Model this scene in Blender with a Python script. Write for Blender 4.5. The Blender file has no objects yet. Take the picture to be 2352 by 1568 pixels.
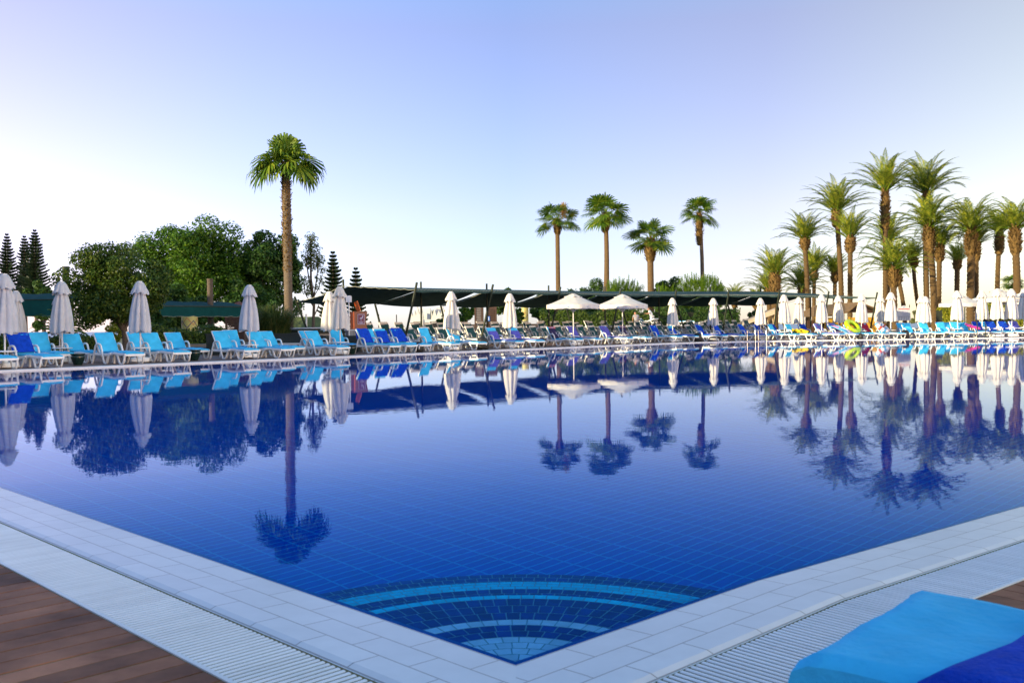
import bpy, math, random
from mathutils import Vector, Matrix
from mathutils.geometry import tessellate_polygon
R = math.radians
sc = bpy.context.scene
COL = sc.collection
V3 = Vector

# ------------------------------------------------------------------ camera model
F, CX, CY = 2170.0, 1176.0, 784.0          # focal length / centre in a 2352 px wide picture
PITCH, ROLL, CAMH = math.atan(33/2170), math.atan(0.0115), 1.0
FW = V3((0, math.cos(PITCH), -math.sin(PITCH)))
U0 = V3((0, math.sin(PITCH), math.cos(PITCH)))
R0 = V3((1, 0, 0))
CR = R0*math.cos(ROLL) - U0*math.sin(ROLL)
CU = U0*math.cos(ROLL) + R0*math.sin(ROLL)
EYE = V3((0, 0, CAMH))
def ray(x, y):
    return FW + CR*((x-CX)/F) + CU*((CY-y)/F)
def yh(x): return 764.5 - 0.0115*x
def atd(x, y, Y):
    d = ray(x, y); return EYE + d*(Y/d.y)
def onz(x, y, z=0.0):
    d = ray(x, y); return EYE + d*((z-CAMH)/d.z)
def gp(x, Y, z=0.0):
    p = atd(x, yh(x), Y); p.z = z; return p

cam = bpy.data.cameras.new('camera'); camo = bpy.data.objects.new('camera', cam); COL.objects.link(camo)
m = Matrix.Identity(4)
for i in range(3):
    m[i][0] = CR[i]; m[i][1] = CU[i]; m[i][2] = -FW[i]; m[i][3] = EYE[i]
camo.matrix_world = m
cam.sensor_width = 36; cam.lens = F/2352*36; cam.clip_start = .05; cam.clip_end = 60000
cam.dof.use_dof = True; cam.dof.focus_distance = 26; cam.dof.aperture_fstop = 9
sc.camera = camo

# ------------------------------------------------------------------ mesh helpers
class MB:
    def __init__(s): s.v = []; s.f = []; s.m = []; s.uv = {}
    def add(s, vs, fs, mi=0, uvs=None):
        o = len(s.v); s.v += [tuple(v) for v in vs]
        for k, f in enumerate(fs):
            if uvs: s.uv[len(s.f)] = uvs[k]
            s.f.append(tuple(i+o for i in f)); s.m.append(mi)
    def quad(s, a, b, c, d, mi=0, uv=None): s.add([a, b, c, d], [(0, 1, 2, 3)], mi, [uv] if uv else None)
    def box(s, c, size, rz=0, mi=0, rot=None):
        x, y, z = size[0]/2, size[1]/2, size[2]/2
        vs = [V3((a*x, b*y, d*z)) for a in (-1, 1) for b in (-1, 1) for d in (-1, 1)]
        M = rot if rot else Matrix.Rotation(rz, 3, 'Z')
        vs = [M @ v + V3(c) for v in vs]
        s.add(vs, [(0, 1, 3, 2), (4, 6, 7, 5), (0, 4, 5, 1), (2, 3, 7, 6), (0, 2, 6, 4), (1, 5, 7, 3)], mi)
    def beam(s, p, q, w, h, mi=0):
        p, q = V3(p), V3(q); d = (q-p).normalized()
        up = V3((0, 0, 1)) if abs(d.z) < .95 else V3((1, 0, 0))
        a = d.cross(up).normalized(); b = a.cross(d)
        vs = []
        for c in (p, q):
            for i, j in ((-1, -1), (1, -1), (1, 1), (-1, 1)): vs.append(c + a*(i*w/2) + b*(j*h/2))
        s.add(vs, [(0, 1, 2, 3), (7, 6, 5, 4), (0, 4, 5, 1), (1, 5, 6, 2), (2, 6, 7, 3), (3, 7, 4, 0)], mi)
    def tube(s, pts, rad, n=6, cap=True, mi=0, sq=None):
        pts = [V3(p) for p in pts]; k = len(pts)
        if not hasattr(rad, '__len__'): rad = [rad]*k
        vs = []; a0 = None
        for i, p in enumerate(pts):
            d = (pts[min(i+1, k-1)] - pts[max(i-1, 0)])
            d = d.normalized() if d.length > 1e-9 else V3((0, 0, 1))
            if a0 is None:
                up = V3((0, 0, 1)) if abs(d.z) < .9 else V3((0, 1, 0))
                a = d.cross(up).normalized()
            else:
                a = (a0 - d*a0.dot(d)).normalized()
            a0 = a; b = d.cross(a)
            for j in range(n):
                t = 2*math.pi*j/n
                if sq: vs.append(p + a*(math.cos(t)*sq[0]) + b*(math.sin(t)*sq[1]))
                else: vs.append(p + a*(math.cos(t)*rad[i]) + b*(math.sin(t)*rad[i]))
        fs = [(i*n+j, i*n+(j+1) % n, (i+1)*n+(j+1) % n, (i+1)*n+j) for i in range(k-1) for j in range(n)]
        if cap: fs += [tuple(range(n))[::-1], tuple(range((k-1)*n, k*n))]
        s.add(vs, fs, mi)
    def rail(s, path, y, w, t, mi=0):
        """flat plastic rail following an XZ path: width w across, thickness t in the plane, bevelled"""
        P = [V3((a, 0, b)) for a, b in path]; k = len(P); vs = []
        prof = [(-.5, -.3), (-.3, -.5), (.3, -.5), (.5, -.3), (.5, .3), (.3, .5), (-.3, .5), (-.5, .3)]
        for i, p in enumerate(P):
            d1 = (P[i]-P[i-1]).normalized() if i else (P[1]-P[0]).normalized()
            d2 = (P[i+1]-P[i]).normalized() if i < k-1 else d1
            d = (d1+d2); d = d.normalized() if d.length > .01 else d1
            nn = V3((-d.z, 0, d.x))
            for a, b in prof: vs.append(p + V3((0, y + a*w, 0)) + nn*(b*t))
        n = 8
        fs = [(i*n+j, (i+1)*n+j, (i+1)*n+(j+1) % n, i*n+(j+1) % n) for i in range(k-1) for j in range(n)]
        fs += [tuple(range(n)), tuple(range((k-1)*n, k*n))[::-1]]
        s.add(vs, fs, mi)
    def lathe(s, prof, n=16, c=(0, 0, 0), mi=0, fn=None):
        vs = []
        for i, (r, z) in enumerate(prof):
            for j in range(n):
                t = 2*math.pi*j/n
                rr, zz = fn(i, t, r, z) if fn else (r, z)
                vs.append((c[0]+rr*math.cos(t), c[1]+rr*math.sin(t), c[2]+zz))
        fs = [(i*n+j, i*n+(j+1) % n, (i+1)*n+(j+1) % n, (i+1)*n+j) for i in range(len(prof)-1) for j in range(n)]
        s.add(vs, fs, mi)
    def grid(s, rows, mi=0):
        n = len(rows[0]); vs = [p for r in rows for p in r]
        s.add(vs, [(i*n+j, i*n+j+1, (i+1)*n+j+1, (i+1)*n+j) for i in range(len(rows)-1) for j in range(n-1)], mi)
    def thick(s, rows, t=.01, mi=0):
        """a sheet with thickness, offset along its normals"""
        n = len(rows[0]); k = len(rows); nor = []
        for i in range(k):
            for j in range(n):
                a = V3(rows[min(i+1, k-1)][j]) - V3(rows[max(i-1, 0)][j])
                b = V3(rows[i][min(j+1, n-1)]) - V3(rows[i][max(j-1, 0)])
                c = a.cross(b); nor.append(c.normalized() if c.length > 1e-9 else V3((0, 0, 1)))
        top = [V3(p) for r in rows for p in r]; bot = [p - q*t for p, q in zip(top, nor)]
        fs = []; N = n*k
        for i in range(k-1):
            for j in range(n-1):
                q = (i*n+j, i*n+j+1, (i+1)*n+j+1, (i+1)*n+j)
                fs.append(q); fs.append(tuple(x+N for x in q[::-1]))
        ring = [j for j in range(n)] + [i*n+n-1 for i in range(1, k)] + [(k-1)*n+j for j in range(n-2, -1, -1)] + [i*n for i in range(k-2, 0, -1)]
        for a, b in zip(ring, ring[1:]+ring[:1]): fs.append((a, a+N, b+N, b))
        s.add(top+bot, fs, mi)
    def mesh(s, name, mats, smooth=None):
        me = bpy.data.meshes.new(name)
        me.from_pydata(s.v, [], s.f)
        if not isinstance(mats, (list, tuple)): mats = [mats]
        for q in mats: me.materials.append(q)
        if len(mats) > 1: me.polygons.foreach_set('material_index', s.m)
        if s.uv:
            ul = me.uv_layers.new(name='UVMap')
            for p in me.polygons:
                u = s.uv.get(p.index)
                if u:
                    for li, c in zip(p.loop_indices, u): ul.data[li].uv = c
        if smooth is not None:
            me.polygons.foreach_set('use_smooth', [True]*len(me.polygons))
            if smooth < 180: me.set_sharp_from_angle(angle=R(smooth))
        me.update(); return me
    def obj(s, name, mats, parent=None, smooth=None, loc=None):
        return link(name, s.mesh(name, mats, smooth), parent, loc)

def link(name, me, parent=None, loc=None):
    o = bpy.data.objects.new(name, me); COL.objects.link(o)
    if parent: o.parent = parent
    if loc is not None: o.location = loc
    return o
def tag(o, label, cat, group=None):
    o['label'] = label; o['category'] = cat
    if group: o['group'] = group
    return o
def thing(name, label, cat, loc=(0, 0, 0), rz=0, group=None):
    o = bpy.data.objects.new(name, None); COL.objects.link(o); o.empty_display_size = .2
    o.location = loc; o.rotation_euler = (0, 0, rz); return tag(o, label, cat, group)
def struct(o, kind='structure'):
    o['kind'] = kind; return o
def copy_tree(o, parent=None):
    c = o.copy(); COL.objects.link(c)
    if parent: c.parent = parent
    for ch in list(o.children): copy_tree(ch, c)
    return c
def place(proto, used, loc, rz, label, group=None, cat=None, scale=None, tilt=None):
    o = proto if not used.get(proto.name) else copy_tree(proto)
    used[proto.name] = True
    o.location = loc; o.rotation_euler = (tilt[0] if tilt else 0, tilt[1] if tilt else 0, rz)
    if scale: o.scale = scale if hasattr(scale, '__len__') else (scale,)*3
    o['label'] = label
    if group: o['group'] = group
    if cat: o['category'] = cat
    return o
USED = {}

# ------------------------------------------------------------------ materials
def base(name):
    mt = bpy.data.materials.new(name); mt.use_nodes = True
    nt = mt.node_tree; return mt, nt, nt.nodes['Principled BSDF']
def N(nt, t, **kw):
    n = nt.nodes.new(t)
    for k, v in kw.items():
        if k.startswith('i_'): n.inputs[k[2:].replace('_', ' ')].default_value = v
        else: setattr(n, k, v)
    return n
def c4(c): return (c[0], c[1], c[2], 1)
def mul(c, k): return tuple(x*k for x in c)
def mat(name, col, rough=.5, var=.12, scale=6, bump=0, bscale=40, metal=0, isl=0, stretch=None, col2=None, sheen=0, transl=0, spec=.5):
    mt, nt, b = base(name)
    b.inputs['Roughness'].default_value = rough; b.inputs['Metallic'].default_value = metal
    b.inputs['Specular IOR Level'].default_value = spec
    if sheen: b.inputs['Sheen Weight'].default_value = sheen
    tc = N(nt, 'ShaderNodeTexCoord'); src = tc.outputs['Object']
    if stretch:
        mp = N(nt, 'ShaderNodeMapping'); mp.inputs['Scale'].default_value = stretch
        nt.links.new(src, mp.inputs['Vector']); src = mp.outputs['Vector']
    nz = N(nt, 'ShaderNodeTexNoise', i_Scale=scale, i_Detail=6, i_Roughness=.6); nt.links.new(src, nz.inputs['Vector'])
    rp = N(nt, 'ShaderNodeValToRGB')
    c2 = col2 if col2 else mul(col, 1-var)
    rp.color_ramp.elements[0].position = .32; rp.color_ramp.elements[1].position = .7
    rp.color_ramp.elements[0].color = c4(c2); rp.color_ramp.elements[1].color = c4(mul(col, 1+var*.5))
    nt.links.new(nz.outputs['Fac'], rp.inputs['Fac']); out = rp.outputs['Color']
    if isl:
        ge = N(nt, 'ShaderNodeNewGeometry'); hs = N(nt, 'ShaderNodeHueSaturation')
        mr = N(nt, 'ShaderNodeMapRange'); mr.inputs['To Min'].default_value = 1-isl; mr.inputs['To Max'].default_value = 1+isl
        nt.links.new(ge.outputs['Random Per Island'], mr.inputs['Value']); nt.links.new(mr.outputs['Result'], hs.inputs['Value'])
        nt.links.new(out, hs.inputs['Color']); out = hs.outputs['Color']
    nt.links.new(out, b.inputs['Base Color'])
    if bump:
        n2 = N(nt, 'ShaderNodeTexNoise', i_Scale=bscale, i_Detail=4); nt.links.new(src, n2.inputs['Vector'])
        bp = N(nt, 'ShaderNodeBump', i_Strength=1.0, i_Distance=bump); nt.links.new(n2.outputs['Fac'], bp.inputs['Height'])
        nt.links.new(bp.outputs['Normal'], b.inputs['Normal'])
    if transl:
        tr = N(nt, 'ShaderNodeBsdfTranslucent'); mx = N(nt, 'ShaderNodeMixShader', i_Fac=transl)
        nt.links.new(out, tr.inputs['Color']); o = nt.nodes['Material Output']
        nt.links.new(b.outputs[0], mx.inputs[1]); nt.links.new(tr.outputs[0], mx.inputs[2]); nt.links.new(mx.outputs[0], o.inputs['Surface'])
    return mt
def leafmat(name, c_a, c_b, c_c, transl=.35, rough=.5, spec=.35):
    """leaf colour varies from leaf to leaf"""
    mt, nt, b = base(name); b.inputs['Roughness'].default_value = rough; b.inputs['Specular IOR Level'].default_value = spec
    ge = N(nt, 'ShaderNodeNewGeometry'); rp = N(nt, 'ShaderNodeValToRGB')
    e = rp.color_ramp.elements; e[0].color = c4(c_a); e[1].color = c4(c_c); x = e.new(.55); x.color = c4(c_b)
    nt.links.new(ge.outputs['Random Per Island'], rp.inputs['Fac'])
    tr = N(nt, 'ShaderNodeBsdfTranslucent'); mx = N(nt, 'ShaderNodeMixShader', i_Fac=transl); o = nt.nodes['Material Output']
    nt.links.new(rp.outputs['Color'], b.inputs['Base Color']); nt.links.new(rp.outputs['Color'], tr.inputs['Color'])
    nt.links.new(b.outputs[0], mx.inputs[1]); nt.links.new(tr.outputs[0], mx.inputs[2]); nt.links.new(mx.outputs[0], o.inputs['Surface'])
    return mt
def brickmat(name, c1, c2, mortar, bw, rh, ms=.004, rot=0, uv=True, offset=.5, rough=.4, bump=.0015, noise=.1, freq=2, spec=.5):
    mt, nt, b = base(name); b.inputs['Roughness'].default_value = rough; b.inputs['Specular IOR Level'].default_value = spec
    tc = N(nt, 'ShaderNodeTexCoord'); mp = N(nt, 'ShaderNodeMapping'); mp.inputs['Rotation'].default_value = (0, 0, rot)
    nt.links.new(tc.outputs['UV' if uv else 'Object'], mp.inputs['Vector'])
    bk = N(nt, 'ShaderNodeTexBrick', offset=offset, offset_frequency=freq)
    bk.inputs['Scale'].default_value = 1; bk.inputs['Brick Width'].default_value = bw; bk.inputs['Row Height'].default_value = rh
    bk.inputs['Mortar Size'].default_value = ms; bk.inputs['Mortar Smooth'].default_value = .1; bk.inputs['Bias'].default_value = 0
    bk.inputs['Color1'].default_value = c4(c1); bk.inputs['Color2'].default_value = c4(c2); bk.inputs['Mortar'].default_value = c4(mortar)
    nt.links.new(mp.outputs['Vector'], bk.inputs['Vector'])
    nz = N(nt, 'ShaderNodeTexNoise', i_Scale=7, i_Detail=7, i_Roughness=.65); nt.links.new(tc.outputs['Object'], nz.inputs['Vector'])
    mr = N(nt, 'ShaderNodeMapRange'); mr.inputs['From Min'].default_value = .3; mr.inputs['From Max'].default_value = .7
    mr.inputs['To Min'].default_value = 1-noise; mr.inputs['To Max'].default_value = 1+noise*.4
    nt.links.new(nz.outputs['Fac'], mr.inputs['Value'])
    hs = N(nt, 'ShaderNodeHueSaturation'); nt.links.new(bk.outputs['Color'], hs.inputs['Color']); nt.links.new(mr.outputs['Result'], hs.inputs['Value'])
    nt.links.new(hs.outputs['Color'], b.inputs['Base Color'])
    if bump:
        bp = N(nt, 'ShaderNodeBump', i_Strength=1.0, i_Distance=bump, invert=True); nt.links.new(bk.outputs['Fac'], bp.inputs['Height'])
        nt.links.new(bp.outputs['Normal'], b.inputs['Normal'])
    return mt

M = {}
M['white'] = mat('white_plastic', (.80, .80, .79), .32, .06, 9)
M['cream'] = mat('cream_plastic', (.62, .58, .50), .4, .1, 9)
M['teal'] = mat('teal_sling', (.006, .085, .105), .7, .25, 5, .002, 90)
M['greysling'] = mat('grey_sling', (.12, .12, .125), .7, .2, 5)
M['blue'] = mat('light_blue_canvas', (.05, .52, .86), .85, .16, 4, .004, 45, sheen=.03, spec=.2)
M['royal'] = mat('royal_blue_terry', (.004, .06, .54), .95, .3, 9, .008, 90, sheen=.03, spec=.15)
M['violet'] = mat('violet_blue_terry', (.075, .075, .50), .95, .25, 7, .006, 120, sheen=.3)
M['navy'] = mat('navy_print_terry', (.018, .016, .085), .95, .3, 7, .006, 120)
M['redink'] = mat('red_print', (.55, .035, .03), .9, .15, 8)
M['paleink'] = mat('pale_print', (.45, .45, .62), .9, .25, 6)
M['yellow'] = mat('yellow_terry', (.75, .52, .01), .95, .2, 7, .006, 120)
M['crimson'] = mat('crimson_terry', (.36, .006, .05), .95, .25, 7, .006, 120)
M['canvas'] = mat('cream_canvas', (.74, .70, .63), .85, .10, 5, .004, 50, transl=.12)
M['canvasgrey'] = mat('grey_white_canvas', (.62, .62, .64), .85, .10, 5, .004, 50, transl=.12)
M['pole'] = mat('white_pole', (.72, .71, .68), .35, .08, 5)
M['logo'] = mat('blue_logo_print', (.02, .22, .5), .7, .1, 5)
M['net'] = mat('green_shade_net', (.042, .084, .078), .8, .25, 3, .004, 60, spec=.1)
M['rope'] = mat('pale_rope', (.42, .42, .33), .8, .3, 20)
M['post'] = mat('dark_green_post', (.022, .032, .018), .5, .3, 8, spec=.3)
M['awning'] = mat('teal_awning_canvas', (.005, .055, .055), .85, .2, 4, .003, 60, spec=.1)
M['wood'] = mat('brown_louvre_wood', (.07, .035, .022), .6, .3, 12, .003, 40)
M['greywood'] = mat('weathered_louvre_wood', (.17, .15, .15), .7, .35, 12, .004, 40)
M['darkbox'] = mat('dark_green_planter', (.014, .022, .018), .55, .3, 5)
M['wallwhite'] = mat('white_render', (.62, .62, .60), .8, .1, 3, .004, 30)
M['glaze'] = mat('dark_green_glaze', (.006, .022, .018), .12, .3, 6)
M['black'] = mat('black_bag', (.012, .012, .013), .6, .3, 8)
M['orange'] = mat('orange_panel', (.85, .14, .008), .4, .08, 4)
M['redbrown'] = mat('dark_red_panel', (.13, .018, .009), .4, .15, 4)
M['plum'] = mat('plum_sign', (.12, .01, .05), .5, .1, 4)
M['chrome'] = mat('polished_steel', (.75, .75, .76), .12, .05, 5, metal=1)
M['bark'] = mat('grey_brown_bark', (.10, .075, .055), .85, .4, 14, .02, 30)
M['skin'] = mat('skin', (.42, .2, .12), .5, .1, 12)
M['hair'] = mat('dark_hair', (.012, .008, .006), .5, .2, 30)
M['shirtwhite'] = mat('white_cotton', (.78, .78, .8), .9, .08, 10)
M['shirtgrey'] = mat('pale_grey_cotton', (.30, .30, .34), .9, .12, 10)
M['shoe'] = mat('tan_shoe', (.45, .26, .04), .7, .2, 10)
M['boots'] = mat('cut_leaf_bases', (.21, .125, .035), .85, .6, 12, .01, 30, isl=.35)
M['palmbark'] = mat('ringed_palm_bark', (.115, .068, .022), .9, .6, 9, .02, 25, stretch=(1, 1, 4))
M['fanbark'] = mat('fan_palm_bark', (.14, .085, .035), .9, .5, 9, .015, 25, stretch=(1, 1, 4))
M['greybark'] = mat('grey_palm_bark', (.14, .105, .07), .85, .4, 8, .01, 25, stretch=(1, 1, 6))
M['fan'] = leafmat('fan_leaf', (.04, .10, .012), (.10, .20, .014), (.28, .34, .024), .4)
M['date'] = leafmat('date_leaflet', (.10, .15, .025), (.25, .31, .03), (.50, .47, .045), .45)
M['dead'] = leafmat('dead_leaf', (.28, .16, .05), (.36, .22, .07), (.42, .28, .1), .3)
M['oak'] = leafmat('bright_leaf', (.03, .085, .008), (.07, .17, .010), (.15, .26, .016), .4)
M['darkleaf'] = leafmat('dark_leaf', (.018, .055, .010), (.038, .10, .016), (.08, .16, .022), .35)
M['olive'] = leafmat('olive_leaf', (.022, .055, .008), (.05, .105, .010), (.13, .17, .016), .35)
M['sparse'] = leafmat('sparse_leaf', (.035, .065, .014), (.075, .115, .02), (.15, .17, .03), .4)
M['needle'] = leafmat('pine_needle', (.010, .026, .014), (.018, .04, .02), (.035, .06, .022), .15)
M['lime'] = leafmat('lime_needle', (.06, .13, .008), (.13, .24, .012), (.24, .34, .02), .4)
M['fern'] = leafmat('feathery_leaf', (.02, .06, .012), (.045, .11, .016), (.10, .17, .025), .35)
M['hedge'] = leafmat('hedge_leaf', (.015, .04, .006), (.05, .10, .010), (.13, .19, .015), .35)
M['yhedge'] = leafmat('yellow_hedge_leaf', (.12, .16, .01), (.25, .27, .012), (.42, .38, .02), .35)
M['tamarisk'] = leafmat('tamarisk_leaf', (.10, .13, .05), (.17, .2, .08), (.26, .27, .11), .35)
M['grassblade'] = leafmat('tall_grass_blade', (.022, .055, .010), (.05, .09, .015), (.13, .13, .035), .35)
M['redspike'] = leafmat('red_spike', (.35, .03, .015), (.5, .06, .02), (.6, .1, .03), .1)

# ------------------------------------------------------------------ world, sun
SUN_EL, SUN_AZ = R(9.5), math.atan2(-.83, -.55)      # azimuth clockwise from +Y
w = bpy.data.worlds.new('World'); sc.world = w; w.use_nodes = True
nt = w.node_tree; bg = nt.nodes['Background']
sky = N(nt, 'ShaderNodeTexSky', sky_type='NISHITA', sun_disc=False)
sky.sun_elevation = SUN_EL; sky.sun_rotation = -SUN_AZ; sky.altitude = 0
sky.air_density = 1.0; sky.dust_density = .3; sky.ozone_density = 3.5
mx = N(nt, 'ShaderNodeMix', data_type='RGBA', blend_type='MULTIPLY'); mx.inputs[0].default_value = 1
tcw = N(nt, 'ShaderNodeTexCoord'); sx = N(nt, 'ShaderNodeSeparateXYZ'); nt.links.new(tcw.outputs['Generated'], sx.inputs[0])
rw = N(nt, 'ShaderNodeValToRGB'); e = rw.color_ramp.elements      # sky white balance, bluer at the horizon; unseen upper dome brightened for ambient light
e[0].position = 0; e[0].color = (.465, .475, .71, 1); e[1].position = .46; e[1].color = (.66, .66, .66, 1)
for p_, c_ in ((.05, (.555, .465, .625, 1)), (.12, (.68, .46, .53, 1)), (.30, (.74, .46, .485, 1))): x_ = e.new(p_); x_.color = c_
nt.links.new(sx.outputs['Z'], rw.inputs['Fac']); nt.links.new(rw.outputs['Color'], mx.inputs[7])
m2 = N(nt, 'ShaderNodeMix', data_type='RGBA', blend_type='MULTIPLY'); m2.inputs[0].default_value = 1
mrx = N(nt, 'ShaderNodeMapRange'); mrx.inputs['From Min'].default_value = -.6; mrx.inputs['From Max'].default_value = .6
nt.links.new(sx.outputs['X'], mrx.inputs['Value']); rx_ = N(nt, 'ShaderNodeValToRGB'); e = rx_.color_ramp.elements      # pale haze painted into the sky to both sides, strongest away from the sun
e[0].position = .1; e[0].color = (.724, .65, .98, 1); e[1].position = .9; e[1].color = (1, 1, 1, 1)
for p_, c_ in ((.29, (.60, .637, .96, 1)), (.5, (.54, .625, .96, 1)), (.71, (.72, .735, .98, 1))): x_ = e.new(p_); x_.color = c_
m2.inputs[0].default_value = 1
nt.links.new(mrx.outputs['Result'], rx_.inputs['Fac']); nt.links.new(rx_.outputs['Color'], m2.inputs[7])
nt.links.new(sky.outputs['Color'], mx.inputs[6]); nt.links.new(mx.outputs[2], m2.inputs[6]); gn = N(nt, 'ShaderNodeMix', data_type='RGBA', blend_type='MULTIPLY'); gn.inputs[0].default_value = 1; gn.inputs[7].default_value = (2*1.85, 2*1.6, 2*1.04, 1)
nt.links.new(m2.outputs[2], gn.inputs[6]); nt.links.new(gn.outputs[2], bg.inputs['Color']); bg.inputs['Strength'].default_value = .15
su = bpy.data.lights.new('sun', 'SUN'); su.energy = 4.5; su.angle = R(.5); su.color = (1.0, .82, .50)
suo = bpy.data.objects.new('sun', su); COL.objects.link(suo)
tosun = V3((math.sin(SUN_AZ)*math.cos(SUN_EL), math.cos(SUN_AZ)*math.cos(SUN_EL), math.sin(SUN_EL)))
suo.rotation_euler = tosun.to_track_quat('Z', 'Y').to_euler()
suo.location = tosun*100
sc.view_settings.view_transform = 'Standard'; sc.view_settings.look = 'None'
sc.view_settings.exposure = 1.05; sc.view_settings.gamma = 1
sc.cycles.use_denoising = True
sc.cycles.max_bounces = 10; sc.cycles.transmission_bounces = 6; sc.cycles.transparent_max_bounces = 8
sc.cycles.sample_clamp_indirect = 6
sc.cycles.use_adaptive_sampling = True; sc.cycles.adaptive_threshold = .015

# ------------------------------------------------------------------ plan of the pool
def chaikin(P, k=2):
    for _ in range(k):
        Q = [P[0]]
        for a, b in zip(P, P[1:]): Q += [a*.75+b*.25, a*.25+b*.75]
        P = Q+[P[-1]]
    return P
V2 = lambda x, y: V3((x, y, 0))
FAR0 = [V2(-22.0, 13.0), V2(-13.1, 24.2), V2(-3, 36.88), V2(8.6, 51.5), V2(13.0, 54.2), V2(20, 55.3), V2(31, 57.0), V2(48, 59.6)]
FARP = chaikin(FAR0, 3)
CORNER = V2(0, 2.772)
TL = V2(-.7071, .7071)
LEFT = [CORNER, CORNER+TL*6, CORNER+TL*14.6]
RIGHT = [CORNER, V2(.95, 3.665), V2(2.72, 5.06), V2(9, 9.3), V2(30, 22.5), V2(50, 42)]
def arcs(P):
    s = [0]
    for a, b in zip(P, P[1:]): s.append(s[-1]+(b-a).length)
    return s
def normals(P, sign):
    out = []
    for i in range(len(P)):
        d = (P[min(i+1, len(P)-1)]-P[max(i-1, 0)]).normalized()
        out.append(V2(-d.y, d.x)*sign)
    return out
FARN = normals(FARP, 1); FARS = arcs(FARP)
def faroff(off): return [p+n*off for p, n in zip(FARP, FARN)]
def rowpt(px, off):
    """where the line of sight through picture column px crosses the far edge moved back by off"""
    P = faroff(off); d = ray(px, yh(px)); k = d.x/d.y
    for i, (a, b) in enumerate(zip(P, P[1:])):
        fa, fb = a.x-k*a.y, b.x-k*b.y
        if fa <= 0 <= fb and a.y > 3:
            t = fa/(fa-fb) if fa != fb else 0
            return a.lerp(b, t), (b-a).normalized()
    return P[-1], (P[-1]-P[-2]).normalized()
def rowser(px0, px1, off, step):
    P = faroff(off); a, _ = rowpt(px0, off); b, _ = rowpt(px1, off); out = []; acc = None
    dense = []
    for p, q in zip(P, P[1:]):
        n = max(1, int((q-p).length/.05))
        for i in range(n): dense.append(p.lerp(q, i/n))
    ia = min(range(len(dense)), key=lambda i: (dense[i]-a).length); ib = min(range(len(dense)), key=lambda i: (dense[i]-b).length)
    last = None
    for i in range(ia, ib):
        if last is None or (dense[i]-last).length >= step:
            last = dense[i]; out.append(last)
    return out
# ================================================================== SETTING
OUT = FARP + RIGHT[::-1] + LEFT[1:]              # pool outline, one loop
def poly_with_hole(name, outer, hole, z, mt, uv=False):
    loops = [[V3((p.x, p.y, 0)) for p in outer]] + ([[V3((p.x, p.y, 0)) for p in hole]] if hole else [])
    vs = [p for l in loops for p in l]; b = MB()
    tris = tessellate_polygon(loops)
    fs = []
    for t in tris:
        a, c, d = (vs[i] for i in t)
        fs.append(t if (c-a).cross(d-a).z > 0 else t[::-1])
    b.add([(p.x, p.y, z) for p in vs], fs)
    return b.obj(name, mt)
def grow(P, off):
    c = sum(P, V3())/len(P)
    return [p+(p-c).normalized()*off for p in P]

# sea and garden ground
seam, nt, b = base('sea_water'); b.inputs['Base Color'].default_value = (.16, .24, .33, 1); b.inputs['Roughness'].default_value = .35
bt = MB(); bt.quad((-30000, -400, -3), (30000, -400, -3), (30000, 40000, -3), (-30000, 40000, -3)); struct(bt.obj('sea', seam))
M['lawn'] = mat('lawn_and_sand', (.10, .12, .03), .9, .3, .6, .03, 9, col2=(.16, .12, .06))
outer = [V2(-120, -70), V2(120, -70), V2(120, 70), V2(70, 165), V2(-60, 178), V2(-120, 175)]
struct(poly_with_hole('garden_ground', outer, grow(OUT, .02), .002, M['lawn']))

# far deck of brown boards and terraces behind it
deckm, nt, b = base('far_deck_boards'); b.inputs['Roughness'].default_value = .6
tc = N(nt, 'ShaderNodeTexCoord'); mp = N(nt, 'ShaderNodeMapping'); mp.inputs['Rotation'].default_value = (0, 0, R(-51))
nt.links.new(tc.outputs['Object'], mp.inputs['Vector'])
bk = N(nt, 'ShaderNodeTexBrick', offset=.37); bk.inputs['Scale'].default_value = 1; bk.inputs['Brick Width'].default_value = 2.4
bk.inputs['Row Height'].default_value = .14; bk.inputs['Mortar Size'].default_value = .006
bk.inputs['Color1'].default_value = (.15, .075, .045, 1); bk.inputs['Color2'].default_value = (.22, .115, .07, 1); bk.inputs['Mortar'].default_value = (.02, .012, .01, 1)
nt.links.new(mp.outputs['Vector'], bk.inputs['Vector']); nt.links.new(bk.outputs['Color'], b.inputs['Base Color'])
def strip(P, Nn, o0, o1, z0, z1, mb, mi=0, uvf=None):
    S = arcs(P)
    for i in range(len(P)-1):
        a, c = P[i]+Nn[i]*o0, P[i+1]+Nn[i+1]*o0; d, e = P[i+1]+Nn[i+1]*o1, P[i]+Nn[i]*o1
        uv = [(S[i], o0), (S[i+1], o0), (S[i+1], o1), (S[i], o1)]
        mb.quad((a.x, a.y, z0), (c.x, c.y, z0), (d.x, d.y, z1), (e.x, e.y, z1), mi, uv)
DZ = .045                                         # height of the far deck
b = MB(); strip(FARP, FARN, .26, 7.6, DZ, DZ, b); struct(b.obj('far_deck', deckm))
b = MB(); strip(FARP, FARN, 7.6, 13.6, DZ+.004, DZ+.004, b)
M['terrace'] = mat('terrace_paving', (.17, .13, .10), .8, .3, 2)
struct(b.obj('shaded_terrace', M['terrace']))

# far coping: one white kerb
M['kerb'] = mat('white_coping', (.74, .74, .74), .4, .08, 3)
b = MB(); strip(FARP, FARN, -.02, .26, .04, DZ+.003, b); strip(FARP, FARN, -.02, -.0201, -.06, .04, b); struct(b.obj('far_coping', M['kerb']))

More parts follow.
